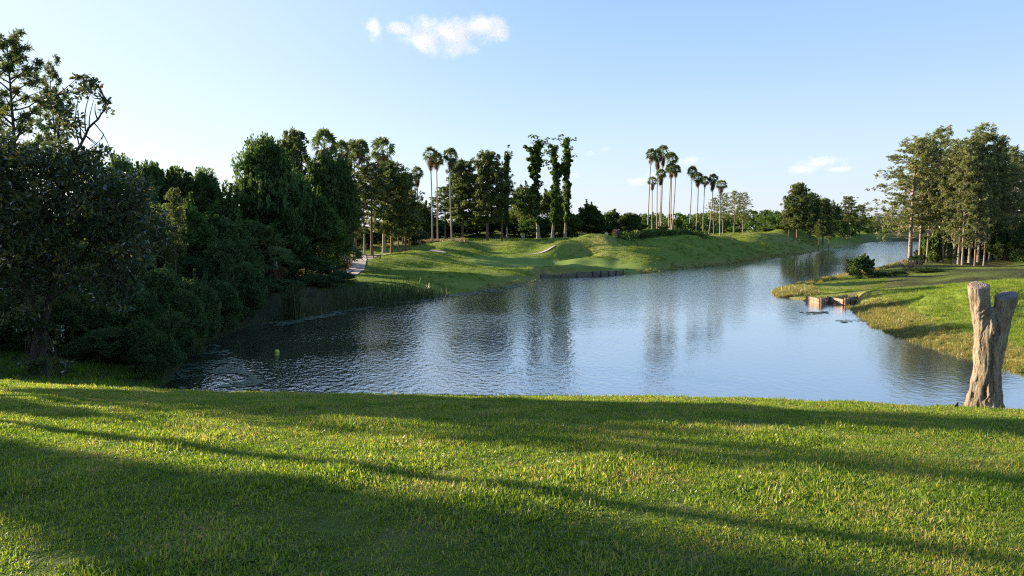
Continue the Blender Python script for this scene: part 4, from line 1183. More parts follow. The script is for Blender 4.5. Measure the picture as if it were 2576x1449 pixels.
# flag on the green
fx, fy = at(1399, 669, 121)[:2]; fz = gz(fx, fy)
t = thing('golf_flag', 'yellow golf flag on thin pole standing on the green', 'golf flag', (fx, fy, fz))
m_ = MB(); m_.tube(np.array([[0, 0, -.2], [0, 0, 1.1], [0, 0, 2.2]]), [.022, .022, .02], 6); obj('pole', m_.mesh('pole', M['white']), t)
m_ = MB()
for q in range(6):
    a, b = q / 6, (q + 1) / 6
    f = lambda s: np.array([-.03 - .42 * s, .03 * math.sin(s * 5), 0])
    za = lambda s: -.35 * s
    for o_ in (0, .012):
        m_.quads([[f(a) + [0, o_, 2.15 + za(a)], f(b) + [0, o_, 2.15 + za(b)], f(b) + [0, o_, 1.70 + za(b) * .6], f(a) + [0, o_, 1.62 + za(a) * .6]]])
obj('flag', m_.mesh('flag', leaf_mat('flag_cloth', [(0, (.62, .70, .10)), (1, (.62, .70, .10))], .5, .02)), t)

# grey pole by the path
px_, py_ = at(1055, 618, 144)[:2]
pz_ = gz(px_, py_)
t = thing('utility_pole', 'grey square pole with small cap beside the path mound', 'pole', (px_, py_, pz_))
hh = at(1055, 566, 144)[2] - pz_
m_ = MB(); m_.box((0, 0, hh / 2 - .3), (.26, .26, hh + .6)); obj('shaft', m_.mesh('shaft', M['concrete']), t)
m_ = MB(); m_.box((0, 0, hh + .06), (.34, .34, .12)); m_.box((0, 0, hh + .16), (.2, .2, .08)); obj('cap', m_.mesh('cap', M['greywood']), t)

# tee box and little trunk stub
px_, py_ = at(1525, 601, 148)[:2]; pz_ = gz(px_, py_)
t = thing('ball_washer', 'small white box post on the crest right of the mounds', 'ball washer', (px_, py_, pz_))
m_ = MB(); m_.box((0, 0, .3), (.12, .12, .9)); obj('post', m_.mesh('post', M['white']), t)
m_ = MB(); m_.box((0, 0, .72), (.5, .3, .36)); m_.box((0, 0, .93), (.56, .36, .06)); obj('box', m_.mesh('box', M['white']), t)
px_, py_ = at(1316, 606, 152)[:2]; pz_ = gz(px_, py_)
s_ = MB(); s_.tube(np.array([[px_, py_, pz_ - .3], [px_, py_, pz_ + .5], [px_ + .08, py_, pz_ + 1.2]]), [.5, .34, .3], 10)
o = obj('tree_stump', s_.mesh('tree_stump', M['barkpale'])); tag(o, 'short pale stump on the lawn before the vine clad trees', 'tree stump')

# low rail at the path bend
px_, py_ = at(940, 660, 106)[:2]; pz_ = gz(px_, py_)
t = thing('low_rail', 'low grey wooden rail at the bend of the cart path', 'rail', (px_, py_, pz_), .15)
for q in (-.95, 0, .95):
    m_ = MB(); m_.box((q, 0, .2), (.14, .14, .8)); obj('post', m_.mesh('post', M['greywood']), t)
m_ = MB(); m_.box((0, -.1, .46), (2.2, .06, .16)); m_.box((0, -.1, .22), (2.2, .06, .14)); obj('rails', m_.mesh('rails', M['oldwood']), t)

# wire fence posts along the dry grass
t = thing('post_fence', 'low fence of wooden posts and wire in the dry grass left of palms', 'fence', (0, 0, 0))
fp = [at(1042 + q * 15, 612, 147 + q * .8)[:2] for q in range(6)]
for q, (x_, y_) in enumerate(fp):
    z_ = gz(x_, y_); m_ = MB(); m_.tube(np.array([[x_, y_, z_ - .3], [x_, y_, z_ + .6], [x_, y_, z_ + 1.25]]), .07, 6); obj('post', m_.mesh('post', M['oldwood']), t)
m_ = MB()
for hz in (.5, .95):
    m_.tube(np.array([[x_, y_ - .08, gz(x_, y_) + hz] for x_, y_ in fp]), .012, 4)
obj('wire', m_.mesh('wire', M['concrete']), t)

# floating ball
bx_, by_ = atw(697, 887)
m_ = MB(); th = np.linspace(0, math.pi, 9); zz = .13 * np.cos(th); m_.tube(np.stack([np.full(9, bx_), np.full(9, by_), .05 - zz], 1), np.maximum(.13 * np.sin(th), .002), 14)
o = obj('floating_ball', m_.mesh('floating_ball', M['ball'])); tag(o, 'yellow ball floating on the dark water beyond the lily pads', 'ball')


PATH_LINES = []


def ribbon(name, label, line, width, mat, lift=.05):
    p = np.array([at(*q)[:2] for q in line])
    tt = np.linspace(0, 1, len(p)); qq = np.linspace(0, 1, 90)
    s = np.stack([np.interp(qq, tt, p[:, i]) for i in range(2)], 1)
    for _ in range(10):
        s[1:-1] = (s[:-2] + 2 * s[1:-1] + s[2:]) / 4
    PATH_LINES.append([s[0], s[15], s[30], s[45], s[60], s[75], s[89]])
    tg = unit(np.gradient(s, axis=0)); nr = np.stack([-tg[:, 1], tg[:, 0]], 1)
    wv = np.interp(qq, np.linspace(0, 1, len(width)), width)
    cols = np.linspace(-.5, .5, 7)
    V = s[:, None, :] + nr[:, None, :] * (cols[None, :, None] * wv[:, None, None])
    z = terrain(V[..., 0], V[..., 1]) + lift
    z = np.maximum(z, (z.max(1, keepdims=True) + z) / 2 - .02)
    V = np.concatenate([V, z[..., None]], -1)
    i = np.arange(89)[:, None] * 7; j = np.arange(6)[None]
    mb = MB(); mb.add(V.reshape(-1, 3), np.stack([i + j, i + j + 1, i + 8 + j, i + 7 + j], -1).reshape(-1, 4), .5, True)
    o = obj(name, mb.mesh(name, mat)); tag(o, label, kind='structure')


ribbon('path', 'pale concrete cart path curving out of the left wood', [(862, 700, 86), (885, 680, 94), (900, 662, 108), (940, 646, 121), (1000, 638, 128), (1045, 635, 131), (1085, 637, 131), (1120, 641, 129)], [3.2, 3.0, 2.8, 2.6, 2.4, 2.2, .9], M['pathmat'])
ribbon('path', 'short pale stretch of cart path between the mounds', [(1316, 637, 134), (1345, 636, 134.6), (1372, 634, 135.4), (1396, 631, 136.5)], [.2, .6, .75, .3], M['pathmat'])

# ----------------------------------------------------------------------------------------------
# hedge, far woods
# ----------------------------------------------------------------------------------------------
def hedge():
    r = rs(90)
    cr, tm = MB(), MB()
    for i in range(150):
        u = r.rand(); px = 1548 + 230 * u; Y = 156 + 14 * u + r.normal(0, 2.6)
        topy = np.interp(px, [1548, 1590, 1650, 1700, 1750, 1778], [604, 590, 580, 578, 584, 606])
        x, y, zt = at(px, topy, Y); z = gz(x, y)
        h = max(.5, (zt - z))
        c = np.array([x, y, z + h * r.uniform(.1, .9)])
        clump(cr, r, c, r.uniform(.7, 1.25), 60, .36, .22)
        if i % 5 == 0:
            tm.tube(np.array([[x, y, z - .2], c]), [.06, .03], 5, cap=False)
    x, y = X(1660, 162), 162
    t = thing('hedge', 'long dark hedge covering the mound below the palm clump', 'hedge', (0, 0, 0))
    obj('foliage', cr.mesh('foliage', M['oak']), t)
hedge()


def far_woods():
    r = rs(91)
    cr = MB()
    n = 0
    for i in range(230):
        px = r.uniform(1380, 2760)
        Y = r.uniform(330, 560)
        if 2150 < px < 2360: Y = r.uniform(520, 620)
        top = np.interp(px, [1380, 1500, 1560, 1620, 1700, 1760, 1850, 1940, 2050, 2120, 2200, 2300, 2400, 2760], [540, 545, 540, 528, 530, 530, 528, 518, 525, 530, 536, 536, 530, 520]) + abs(r.normal(0, 7))
        x, y, zt = at(px, top, Y); z = gz(x, y)
        H_, W_ = zt - z, r.uniform(9, 17)
        for q in range(16):
            d = rand_dirs(r, 1)[0]
            c = np.array([x + d[0] * W_ * .36, y + d[1] * W_ * .36, z + H_ * (.46 + .40 * d[2])])
            clump(cr, r, c, r.uniform(1.2, 2.4), 34, 1.3, .85, .8)
    o = obj('distant_woods', cr.mesh('distant_woods', M['vine'])); tag(o, 'far belt of green woods closing the horizon', kind='stuff')
far_woods()

# ----------------------------------------------------------------------------------------------
# scattered stuff: lawn blades, bank grass, reeds, lily pads
# ----------------------------------------------------------------------------------------------
def grass_clump(seed, n, rad, lo, hi, wd, mat, splay=.6, straw=.06, tb=.5):
    r = rs(seed); mb = MB()
    a = r.uniform(0, 6.28, n); q = r.uniform(0, 1, n) ** .5 * rad
    base = np.stack([q * np.cos(a), q * np.sin(a), np.full(n, -.01)], 1)
    h = r.uniform(lo, hi, n)
    da = r.uniform(0, 6.28, n); ln = np.abs(r.normal(0, splay, n))
    d = unit(np.stack([np.cos(da) * ln, np.sin(da) * ln, np.ones(n)], 1))
    d2 = unit(d + np.stack([np.cos(da) * ln, np.sin(da) * ln, -.25 * ln], 1))
    sd = unit(np.stack([-np.sin(da + r.normal(0, .5, n)), np.cos(da), np.zeros(n)], 1))
    w = (wd * r.uniform(.7, 1.3, n))[:, None]
    m = base + d * (h * .55)[:, None]; tp = m + d2 * (h * .5)[:, None]
    t = np.clip(r.normal(tb, .17, n), 0, .86); st = r.rand(n) < straw; t[st] = r.uniform(.88, 1, st.sum())
    mb.quads(np.stack([base - sd * w * .4, base + sd * w * .4, m + sd * w * .5, m - sd * w * .5], 1), t)
    mb.quads(np.stack([m - sd * w * .5, m + sd * w * .5, tp + sd * w * .06, tp - sd * w * .06], 1), t)
    return mb.mesh('blade_tuft', mat)


def scatter(name, pts, protos, label, scl, tilt=None):
    """one object: a cloud of points, each carrying a tuft, by geometry nodes"""
    r = rs(len(pts) % 9973)
    me = bpy.data.meshes.new(name)
    me.vertices.add(len(pts)); me.vertices.foreach_set('co', np.asarray(pts, float).ravel())
    n = len(pts)
    rot = np.zeros((n, 3)); rot[:, 2] = r.uniform(0, 6.28, n)
    if tilt is not None:
        rot[:, 0] = tilt[:, 0]; rot[:, 1] = tilt[:, 1]
    a = me.attributes.new('rot', 'FLOAT_VECTOR', 'POINT'); a.data.foreach_set('vector', rot.ravel().astype(np.float32))
    s3 = np.broadcast_to(np.asarray(scl, float), (n,))
    a = me.attributes.new('scl', 'FLOAT', 'POINT'); a.data.foreach_set('value', s3.astype(np.float32))
    a = me.attributes.new('pick', 'INT', 'POINT'); a.data.foreach_set('value', r.randint(0, len(protos), n).astype(np.int32))
    c = bpy.data.collections.new(name + '_tufts')
    for i, pm in enumerate(protos):
        c.objects.link(bpy.data.objects.new('%s_tuft_%d' % (name, i), pm))
    ng = bpy.data.node_groups.new(name, 'GeometryNodeTree')
    ng.interface.new_socket('Geometry', in_out='INPUT', socket_type='NodeSocketGeometry')
    ng.interface.new_socket('Geometry', in_out='OUTPUT', socket_type='NodeSocketGeometry')
    gi, go = ng.nodes.new('NodeGroupInput'), ng.nodes.new('NodeGroupOutput')
    ci = ng.nodes.new('GeometryNodeCollectionInfo'); ci.inputs['Collection'].default_value = c
    ci.inputs['Separate Children'].default_value = True; ci.inputs['Reset Children'].default_value = True
    ip = ng.nodes.new('GeometryNodeInstanceOnPoints')
    def na(nm, ty):
        q = ng.nodes.new('GeometryNodeInputNamedAttribute'); q.data_type = ty; q.inputs['Name'].default_value = nm
        return q.outputs['Attribute']
    ng.links.new(gi.outputs[0], ip.inputs['Points']); ng.links.new(ci.outputs[0], ip.inputs['Instance'])
    ip.inputs['Pick Instance'].default_value = True
    ng.links.new(na('pick', 'INT'), ip.inputs['Instance Index'])
    ng.links.new(na('rot', 'FLOAT_VECTOR'), ip.inputs['Rotation'])
    ng.links.new(na('scl', 'FLOAT'), ip.inputs['Scale'])
    ng.links.new(ip.outputs[0], go.inputs[0])
    o = obj(name, me)
    md = o.modifiers.new('tufts', 'NODES'); md.node_group = ng
    tag(o, label, kind='stuff')
    return o


def lawn():
    r = rs(77)
    pts = []
    n = 24500
    az = r.uniform(R(-58), R(58), n * 2); rr = np.sqrt(r.uniform(1.0, 21.5 ** 2, n * 2))
    x, y = rr * np.sin(az), rr * np.cos(az)
    s = slope_s(x / 15.); crest = 2 * LC0 / s
    den = .66 + .5 * wob(x, y, .8) + .45 * wob(x + 5, y, .3) + r.uniform(-.3, .3, n * 2)
    worn = .34 * np.clip(x / 4, 0, 1) * np.clip(.3 + wob(x - 3, y + 7, 1.3), 0, 1)
    keep = (y < crest + 1.6) & (y > .8) & (den > .10 + worn) 
    x, y = x[keep], y[keep]
    z = terrain(x, y)
    e = .05
    gx = (terrain(x + e, y) - z) / e; gy = (terrain(x, y + e) - z) / e
    dist = np.hypot(x, y)
    sc_ = r.uniform(.6, 1.1, len(x)) + .45 * np.clip(wob(x, y, .42) + .4 * wob(y, x, .2), -.6, 1)
    z = z + .022 * np.clip(wob(x, y, .42), -.12, 1)
    xs_ = r.uniform(-11, 11, 420); cs_ = 2 * LC0 / slope_s(xs_ / 15.); ys_ = cs_ + r.uniform(-1.2, .5, 420)
    an_ = r.uniform(0, 6.28, 130); sx_ = X(2474, 12.8, 1035)
    ex = np.concatenate([xs_, sx_ + np.cos(an_) * r.uniform(.34, .62, 130)]); ey = np.concatenate([ys_, 12.8 + np.sin(an_) * r.uniform(.3, .55, 130)])
    x, y = np.concatenate([x, ex]), np.concatenate([y, ey]); z = np.concatenate([z, terrain(ex, ey)])
    sc_ = np.concatenate([sc_, r.uniform(1.0, 1.9, 420), r.uniform(1.2, 2.4, 130)])
    pr = [grass_clump(i, 360, .20, .014, .040, .0070, M['grass'], 1.6, .04 + .05 * (i % 3 == 0), .34 + .11 * (i % 3)) for i in range(6)]
    pr += [grass_clump(20, 110, .12, .028, .065, .0080, M['grass'], .9, .02, .62), grass_clump(21, 280, .25, .02, .05, .006, M['grass'], 1.4, .40, .62)]
    scatter('lawn_grass', np.stack([x, y, z], 1), pr, 'coarse green lawn grass on the near slope', sc_, np.stack([np.zeros(len(x)), np.zeros(len(x))], 1))
lawn()


def shore_points(segs, n, d0, d1, seed, fade=1.):
    """points along pond shore legs, d0..d1 metres inland"""
    r = rs(seed); out = []
    P_ = [np.array(atw(*p)) for p in segs]
    ln = np.array([np.hypot(*(P_[i + 1] - P_[i])) for i in range(len(P_) - 1)])
    for i in range(len(P_) - 1):
        k = int(n * ln[i] / ln.sum()) + 1
        t = r.rand(k)[:, None]
        out.append(P_[i] + (P_[i + 1] - P_[i]) * t)
    p = np.vstack(out)
    off = d0 + (d1 - d0) * r.rand(len(p)) ** fade
    a = r.uniform(0, 6.28, len(p))
    p = p + np.stack([np.cos(a), np.sin(a)], 1) * off[:, None]
    return p


def bank_grass():
    r = rs(61)
    right = shore_points([(2160, 775), (2190, 793), (2230, 822), (2300, 850), (2440, 890), (2600, 940)], 2400, 0, 2.6, 1, 1.0)
    right2 = shore_points([(1975, 729), (1966, 737), (1985, 750), (2022, 757)], 900, 0, 3.4, 2)
    right3 = shore_points([(1975, 729), (2040, 712), (2120, 697), (2220, 678), (2300, 658)], 900, 0, 2.2, 3)
    left = shore_points([(1150, 738), (1300, 715), (1370, 704), (1563, 693), (1700, 678), (1850, 662), (2010, 640), (2180, 611)], 1500, 0, .8, 4)
    dryp = np.array([at(px, 610, Y)[:2] for px, Y in zip(r.uniform(1035, 1170, 500), r.uniform(145, 152, 500))])
    dz = terrain(dryp[:, 0], dryp[:, 1])
    pr = [grass_clump(70 + i, 60, .3, .25, .75, .022, M['straw'], .5, .1, .3 + .2 * i) for i in range(3)]
    scatter('straw_grass', np.column_stack([dryp, dz]), pr, 'tan straw grass below the tall single palms', r.uniform(.7, 1.5, len(dryp)))
    p = np.vstack([right, right2, right3, left])
    sd = lake_sd(p[:, 0], p[:, 1]); z = terrain(p[:, 0], p[:, 1])
    wl = np.minimum(seg_d(p[:, 0], p[:, 1], WALL_A, WALL_B), seg_d(p[:, 0], p[:, 1], DOCK_A, DOCK_B))
    k = (sd > -1.0) & (wl > 4.0)
    lz = np.zeros(len(p)); n0 = len(right) + len(right2) + len(right3); lz[n0:n0 + len(left)] = 1
    lz = lz[k]
    p, z = p[k], np.maximum(z[k], -.05)
    dist = np.hypot(p[:, 0], p[:, 1])
    pr = [grass_clump(40 + i, 60, .3, .18, .55, .02, M['bankgrass'], .45, .15, .35 + .15 * i) for i in range(4)]
    sc_ = np.clip(dist / 80, .65, 1.5) * r.uniform(.35, 1.0, len(p)) * (1 - .4 * lz)
    scatter('bank_grass', np.column_stack([p, z]), pr, 'yellow and tan grass fringing the pond banks', sc_)
    # rougher turf over the mounds and banks across the water
    n = 26000
    a = r.uniform(R(-14.5), R(27), n); d = np.exp(r.uniform(math.log(70), math.log(290), n))
    q = np.column_stack([d * np.sin(a), d * np.cos(a)])
    sd = lake_sd(q[:, 0], q[:, 1]); gc = np.array(at(1385, 672, 120)[:2])
    pt = np.hypot((q[:, 0] - gc[0]) / 15, (q[:, 1] - gc[1] - .5) / 8.5) > 1
    dp_ = np.ones(n, bool)
    for ln in PATH_LINES:
        for i in range(len(ln) - 1):
            dp_ &= seg_d(q[:, 0], q[:, 1], ln[i], ln[i + 1]) > 2.2
    k = (sd > .6) & pt & dp_ & (wob(q[:, 0], q[:, 1], 2.2) + .6 * wob(q[:, 0] + 9, q[:, 1], .9) > r.uniform(-.6, .5, n))
    q, dq = q[k], d[k]
    pr = [grass_clump(80 + i, 70, .45, .10, .26, .025, M['rough'], .8, .03, .36 + .07 * i) for i in range(4)]
    scatter('rough_grass', np.column_stack([q, terrain(q[:, 0], q[:, 1]) - .02]), pr, 'uneven rough grass over the golf mounds and far bank', np.clip(dq / 110, .8, 1.9) * r.uniform(.4, .95, len(q)))
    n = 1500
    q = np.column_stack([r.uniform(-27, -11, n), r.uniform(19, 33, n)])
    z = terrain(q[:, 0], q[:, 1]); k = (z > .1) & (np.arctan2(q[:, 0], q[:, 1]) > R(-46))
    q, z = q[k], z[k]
    pr = [grass_clump(90 + i, 90, .4, .06, .22, .012, M['grass'], .7, .03, .12 + .06 * i) for i in range(3)]  # low tints put the shade under the magnolia into the blade colour
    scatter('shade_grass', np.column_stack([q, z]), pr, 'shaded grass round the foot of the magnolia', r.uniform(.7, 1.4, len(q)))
    # lusher tufts on the bright mound at right
    n = 5200
    q = np.column_stack([r.uniform(20, 52, n), r.uniform(38, 68, n)])
    sd = lake_sd(q[:, 0], q[:, 1]); z = terrain(q[:, 0], q[:, 1]); azq = np.arctan2(q[:, 0], q[:, 1])
    k = (sd > 2.2) & (z > .3) & (azq > .42) & (azq < .72)
    q, z = q[k], z[k]
    pr = [grass_clump(50 + i, 80, .4, .06, .22, .014, M['grass'], .7, .02, .5 + .08 * i) for i in range(3)]
    scatter('mound_grass', np.column_stack([q, z]), pr, 'bright green grass on the mound across the near water', r.uniform(.6, 1.2, len(q)))
bank_grass()


def reeds():
    r = rs(62)
    mb = MB()
    p = shore_points([(850, 779), (900, 772), (1000, 757), (1080, 747)], 1500, 0, 3.0, 5)
    p2 = shore_points([(722, 806), (752, 802)], 240, 0, .5, 6)
    p3 = shore_points([(690, 812), (860, 780)], 260, 0, 1.2, 8)
    for P_, lo, hi in ((p, .5, 1.4), (p2, 1.8, 3.2), (p3, .5, 1.0)):
        n = len(P_)
        z = np.maximum(terrain(P_[:, 0], P_[:, 1]), -.1)
        b = np.column_stack([P_, z])
        h = r.uniform(lo, hi, n); ln = np.stack([r.normal(0, .13, n), r.normal(0, .13, n), np.ones(n)], 1)
        m = b + ln * (h * .6)[:, None]; tp = m + unit(ln * [2.6, 2.6, 1]) * (h * .42)[:, None]
        a = r.uniform(0, 3.14, n); s = np.stack([np.cos(a), np.sin(a), np.zeros(n)], 1) * r.uniform(.012, .03, n)[:, None]
        t = np.clip(r.normal(.45, .22, n), 0, 1)
        mb.quads(np.stack([b - s, b + s, m + s, m - s], 1), t)
        mb.quads(np.stack([m - s, m + s, tp + s * .1, tp - s * .1], 1), t)
    o = obj('reeds', mb.mesh('reeds', M['reed'])); tag(o, 'tall reeds standing in the shaded left shore shallows', kind='stuff')
reeds()


def lily_pads():
    r = rs(63)
    mb = MB()
    def pads(poly, n, lo, hi, seed, dens=1.2):
        q = np.array([atw(*p) for p in poly])
        out = []
        lo_, hi_ = q.min(0), q.max(0)
        while len(out) < n:
            c = r.uniform(lo_, hi_)
            ins = False
            for i in range(len(q)):
                a, b = q[i], q[(i + 1) % len(q)]
                if (a[1] > c[1]) != (b[1] > c[1]) and c[0] < (b[0] - a[0]) * (c[1] - a[1]) / (b[1] - a[1]) + a[0]:
                    ins = not ins
            if ins and r.rand() < .35 + 1.1 * wob(c[0], c[1], dens):
                out.append(c)
        for c in out:
            rad = r.uniform(lo, hi); a0 = r.uniform(0, 6.28)
            an = a0 + np.linspace(.25, 6.03, 9)
            tl = r.normal(0, .02, 2)
            e = np.stack([c[0] + rad * np.cos(an), c[1] + rad * np.sin(an), np.full(9, 0)], 1)
            e[:, 2] = .014 + np.abs(r.normal(0, .004)) + (np.cos(an) * tl[0] + np.sin(an) * tl[1]) * rad * .5 + .012
            ctr = np.array([c[0], c[1], .014])
            tt = float(np.clip(r.normal(.45, .25), 0, 1))
            mb.quads([[ctr, e[i], e[i + 1], e[i + 2]] for i in (0, 2, 4, 6)], tt)
    pads([(425, 962), (470, 905), (530, 860), (570, 880), (600, 900), (620, 920), (600, 945), (650, 968), (640, 980), (560, 990), (470, 985)], 230, .09, .16, .4)
    pads([(540, 930), (600, 925), (660, 962), (650, 978), (560, 975)], 190, .11, .2, .4)
    pads([(655, 815), (700, 822), (760, 810), (870, 790), (980, 765), (1000, 758), (860, 779), (760, 801)], 500, .12, .22, 2)
    pads([(940, 768), (1030, 762), (1130, 752), (1290, 728), (1330, 712), (1300, 714), (1150, 737), (1000, 756)], 620, .12, .2, .8)
    pads([(2010, 786), (2080, 784), (2085, 789), (2020, 791)], 70, .12, .2, 4)
    pads([(2080, 800), (2150, 795), (2180, 808), (2120, 812)], 26, .12, .2, 7)
    o = obj('lily_pads', mb.mesh('lily_pads', M['lily'])); tag(o, 'grey green lily pads floating along the left shore', kind='stuff')
lily_pads()


# dry thickets
def twig_bush(pos, h, w, label, seed):
    r = rs(seed); mb = MB(); x, y = pos; z = gz(x, y)
    for i in range(90):
        a = r.uniform(0, 6.28); q = r.uniform(0, .5) * w
        e = np.array([x + math.cos(a) * q, y + math.sin(a) * q, z + h * r.uniform(.4, 1)])
        mb.tube(curve((x + math.cos(a) * q * .4, y + math.sin(a) * q * .4, z - .1), e, r, .2, 4), np.linspace(.02, .006, 4), 4, r.rand(), False)
        clump(mb, r, e, .3, 14, .22, .04, .8)
    o = obj('dry_bush', mb.mesh('dry_bush', M['drybush'])); tag(o, label, 'bush')


twig_bush((X(398, 37.5, 930), 37.5), 1.3, 1.6, 'grey leafless bush at the water beside the near lily pads', 1)
twig_bush((X(2290, 112, 690), 112), 1.6, 4.5, 'pinkish dry brush below the leftmost grove pines', 2)
twig_bush((X(1552, 152, 612), 152), 1.7, 1.6, 'tan dry grass tuft at the left end of dark hedge', 3)

# ----------------------------------------------------------------------------------------------
# sky, clouds, sun, camera
# ----------------------------------------------------------------------------------------------
def cloud_mat(lobes, dens, nscale, half):
    m, nt, out = new_mat('cloud_vapour')
    tc = N(nt, 'ShaderNodeTexCoord')
    nz = N(nt, 'ShaderNodeTexNoise', i_Scale=nscale, i_Detail=7., i_Roughness=.66); L(nt, tc.outputs['Object'], nz.inputs['Vector'])
    best = None
    for (c, r_) in lobes:
        sub = N(nt, 'ShaderNodeVectorMath', operation='SUBTRACT'); L(nt, tc.outputs['Object'], sub.inputs[0]); sub.inputs[1].default_value = c
        dv = N(nt, 'ShaderNodeVectorMath', operation='DIVIDE'); L(nt, sub.outputs[0], dv.inputs[0]); dv.inputs[1].default_value = r_
        ln = N(nt, 'ShaderNodeVectorMath', operation='LENGTH'); L(nt, dv.outputs[0], ln.inputs[0])
        if best is None:
            best = ln.outputs['Value']
        else:
            mn = N(nt, 'ShaderNodeMath', operation='SMOOTH_MIN', i_2=.25); L(nt, best, mn.inputs[0]); L(nt, ln.outputs['Value'], mn.inputs[1]); best = mn.outputs[0]
    a = N(nt, 'ShaderNodeMath', operation='SUBTRACT', i_0=1.0); L(nt, best, a.inputs[1])
    b = N(nt, 'ShaderNodeMath', operation='SUBTRACT', i_1=.5); L(nt, nz.outputs['Fac'], b.inputs[0])
    c2 = N(nt, 'ShaderNodeMath', operation='MULTIPLY_ADD', i_1=3.6); L(nt, b.outputs[0], c2.inputs[0]); L(nt, a.outputs[0], c2.inputs[2])
    mr = N(nt, 'ShaderNodeMapRange', i_1=.05, i_2=.9, i_3=0., i_4=dens); L(nt, c2.outputs[0], mr.inputs[0])
    v = N(nt, 'ShaderNodeVolumePrincipled'); v.inputs['Color'].default_value = (.93, .875, .85, 1); v.inputs['Anisotropy'].default_value = .0
    L(nt, mr.outputs[0], v.inputs['Density'])
    L(nt, v.outputs[0], out.inputs['Volume'])
    m.cycles.volume_step_rate = .35
    return m


def cloud(label, xd, yd, D, lobes_px, dens, nscale=.012, thick=70.):
    """lobes in pixels round (xd, yd): (x, y, rx, ry)"""
    k = D / FPX
    c = np.array(at(xd, yd, D))
    lobes = [(((x - xd) * k, dy * k, -(y - yd) * k), (rx * k, thick * .5 * (rx / 60 + .4), ry * k)) for x, y, rx, ry, dy in lobes_px]
    lo = np.min([np.array(a) - 1.35 * np.array(b) for a, b in lobes], 0); hi = np.max([np.array(a) + 1.35 * np.array(b) for a, b in lobes], 0)
    mb = MB(); mb.box((lo + hi) / 2, hi - lo)
    o = obj('cloud', mb.mesh('cloud', cloud_mat(lobes, dens, nscale, None))); o.location = c
    tag(o, label, 'cloud')
    return o


cloud('largest white cloud with puffy lobes high over the pond', 1110, 88, 3000,
      [(945, 72, 26, 30, 0), (1010, 72, 45, 13, 0), (1075, 62, 48, 20, 5), (1068, 100, 58, 32, 0), (1140, 88, 62, 36, 0), (1150, 118, 48, 20, 0), (1218, 72, 52, 34, 0), (1255, 78, 36, 24, 5)], .008, .014, 150)
cloud('small cloud touching the horizon haze left of the right grove', 2055, 412, 5000, [(2060, 408, 52, 16, 0), (2020, 425, 40, 12, 0), (2110, 425, 50, 8, 0), (2035, 396, 14, 10, 0)], .0032, .008, 160)
cloud('small pink white cloud right of the big palm clump', 1735, 404, 5000, [(1735, 404, 34, 13, 0)], .0045, .009, 120)
cloud('thin wisp of cloud behind the big palm clump', 1612, 450, 5000, [(1612, 455, 38, 12, 0), (1640, 440, 26, 8, 0)], .004, .009, 120)
cloud('tiny pair of cloud puffs right of the vine clad trees', 1510, 380, 5000, [(1522, 376, 18, 12, 0), (1486, 384, 14, 8, 0)], .003, .009, 100)
cloud('small pale cloud puff beside the rightmost vine clad tree', 1444, 440, 5000, [(1444, 440, 22, 7, 0)], .004, .009, 100)

sun = bpy.data.lights.new('sun', 'SUN'); sun.energy = 5.0; sun.angle = R(.55); sun.color = (1.0, .83, .60)
so = bpy.data.objects.new('sun', sun); COL.objects.link(so)
sd_ = Vector((math.sin(SUN_AZ) * math.cos(SUN_EL), math.cos(SUN_AZ) * math.cos(SUN_EL), math.sin(SUN_EL)))
so.rotation_euler = sd_.to_track_quat('Z', 'Y').to_euler()
so.location = (-40, 10, 40)

wd_ = bpy.data.worlds.new('World'); sc.world = wd_; wd_.use_nodes = True
nt = wd_.node_tree; nt.nodes.clear()
sky = nt.nodes.new('ShaderNodeTexSky'); sky.sky_type = 'NISHITA'; sky.sun_disc = False
sky.sun_elevation = SUN_EL; sky.sun_rotation = SUN_AZ
sky.air_density = 1.0; sky.dust_density = .6; sky.ozone_density = 2.2; sky.altitude = 0
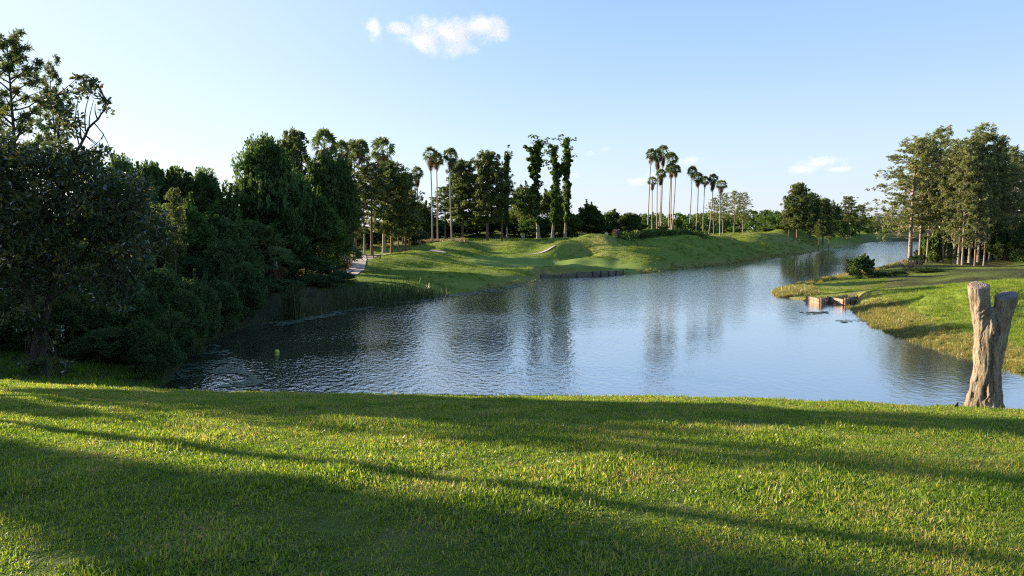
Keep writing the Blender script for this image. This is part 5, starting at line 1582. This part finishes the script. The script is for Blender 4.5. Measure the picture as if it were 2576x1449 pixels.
# hazy summer air: the clear sky blended with pale humid air low down and towards the sun
tcw = N(nt, 'ShaderNodeTexCoord')
nrm = N(nt, 'ShaderNodeVectorMath', operation='NORMALIZE'); L(nt, tcw.outputs['Generated'], nrm.inputs[0])
sz = N(nt, 'ShaderNodeSeparateXYZ'); L(nt, nrm.outputs[0], sz.inputs[0])
dt = N(nt, 'ShaderNodeVectorMath', operation='DOT_PRODUCT'); L(nt, nrm.outputs[0], dt.inputs[0]); dt.inputs[1].default_value = tuple(sd_)
air = ramp(nt, [(0, (.74, .80, .93)), (.10, (.62, .77, .945)), (.20, (.455, .655, .945)), (.30, (.35, .57, .93)), (.55, (.18, .36, .74)), (1, (.10, .24, .58))]); L(nt, sz.outputs['Z'], air.inputs[0])
glow = N(nt, 'ShaderNodeMapRange', interpolation_type='SMOOTHERSTEP', i_1=.30, i_2=1.05, i_3=0., i_4=.72); L(nt, dt.outputs['Value'], glow.inputs[0])
mxs = N(nt, 'ShaderNodeMix', data_type='RGBA'); L(nt, glow.outputs[0], mxs.inputs[0]); L(nt, air.outputs[0], mxs.inputs[6]); mxs.inputs[7].default_value = (.82, .905, 1.0, 1)
gain = N(nt, 'ShaderNodeVectorMath', operation='SCALE'); L(nt, mxs.outputs[2], gain.inputs[0]); gain.inputs['Scale'].default_value = SKY_GAIN
mxn = N(nt, 'ShaderNodeMix', data_type='RGBA', i_0=.88); L(nt, sky.outputs[0], mxn.inputs[6]); L(nt, gain.outputs[0], mxn.inputs[7])
bg = nt.nodes.new('ShaderNodeBackground'); bg.inputs['Strength'].default_value = .14
ow = nt.nodes.new('ShaderNodeOutputWorld')
L(nt, mxn.outputs[2], bg.inputs[0]); L(nt, bg.outputs[0], ow.inputs[0])

cam = bpy.data.cameras.new('camera'); cam.sensor_width = 36; cam.lens = 36 * FPX / 2576; cam.clip_end = 20000; cam.clip_start = .05
co_ = bpy.data.objects.new('camera', cam); COL.objects.link(co_)
co_.location = (0, 0, ZC); co_.rotation_euler = (R(90) - TH, 0, 0)
sc.camera = co_

sc.view_settings.view_transform = 'Standard'; sc.view_settings.look = 'None'; sc.view_settings.exposure = EXPO; sc.view_settings.gamma = 1
cy = sc.cycles
cy.max_bounces = 6; cy.diffuse_bounces = 3; cy.glossy_bounces = 3; cy.transmission_bounces = 3; cy.transparent_max_bounces = 6; cy.volume_bounces = 3
cy.use_denoising = False
cy.pixel_filter_type = "BLACKMAN_HARRIS"; cy.filter_width = 1.2
sc.render.filter_size = 1.2
try:
    cy.denoiser = 'OPENIMAGEDENOISE'; cy.denoising_input_passes = 'RGB_ALBEDO_NORMAL'
except Exception:
    pass
cy.sample_clamp_indirect = 2.5
cy.caustics_reflective = False; cy.caustics_refractive = False
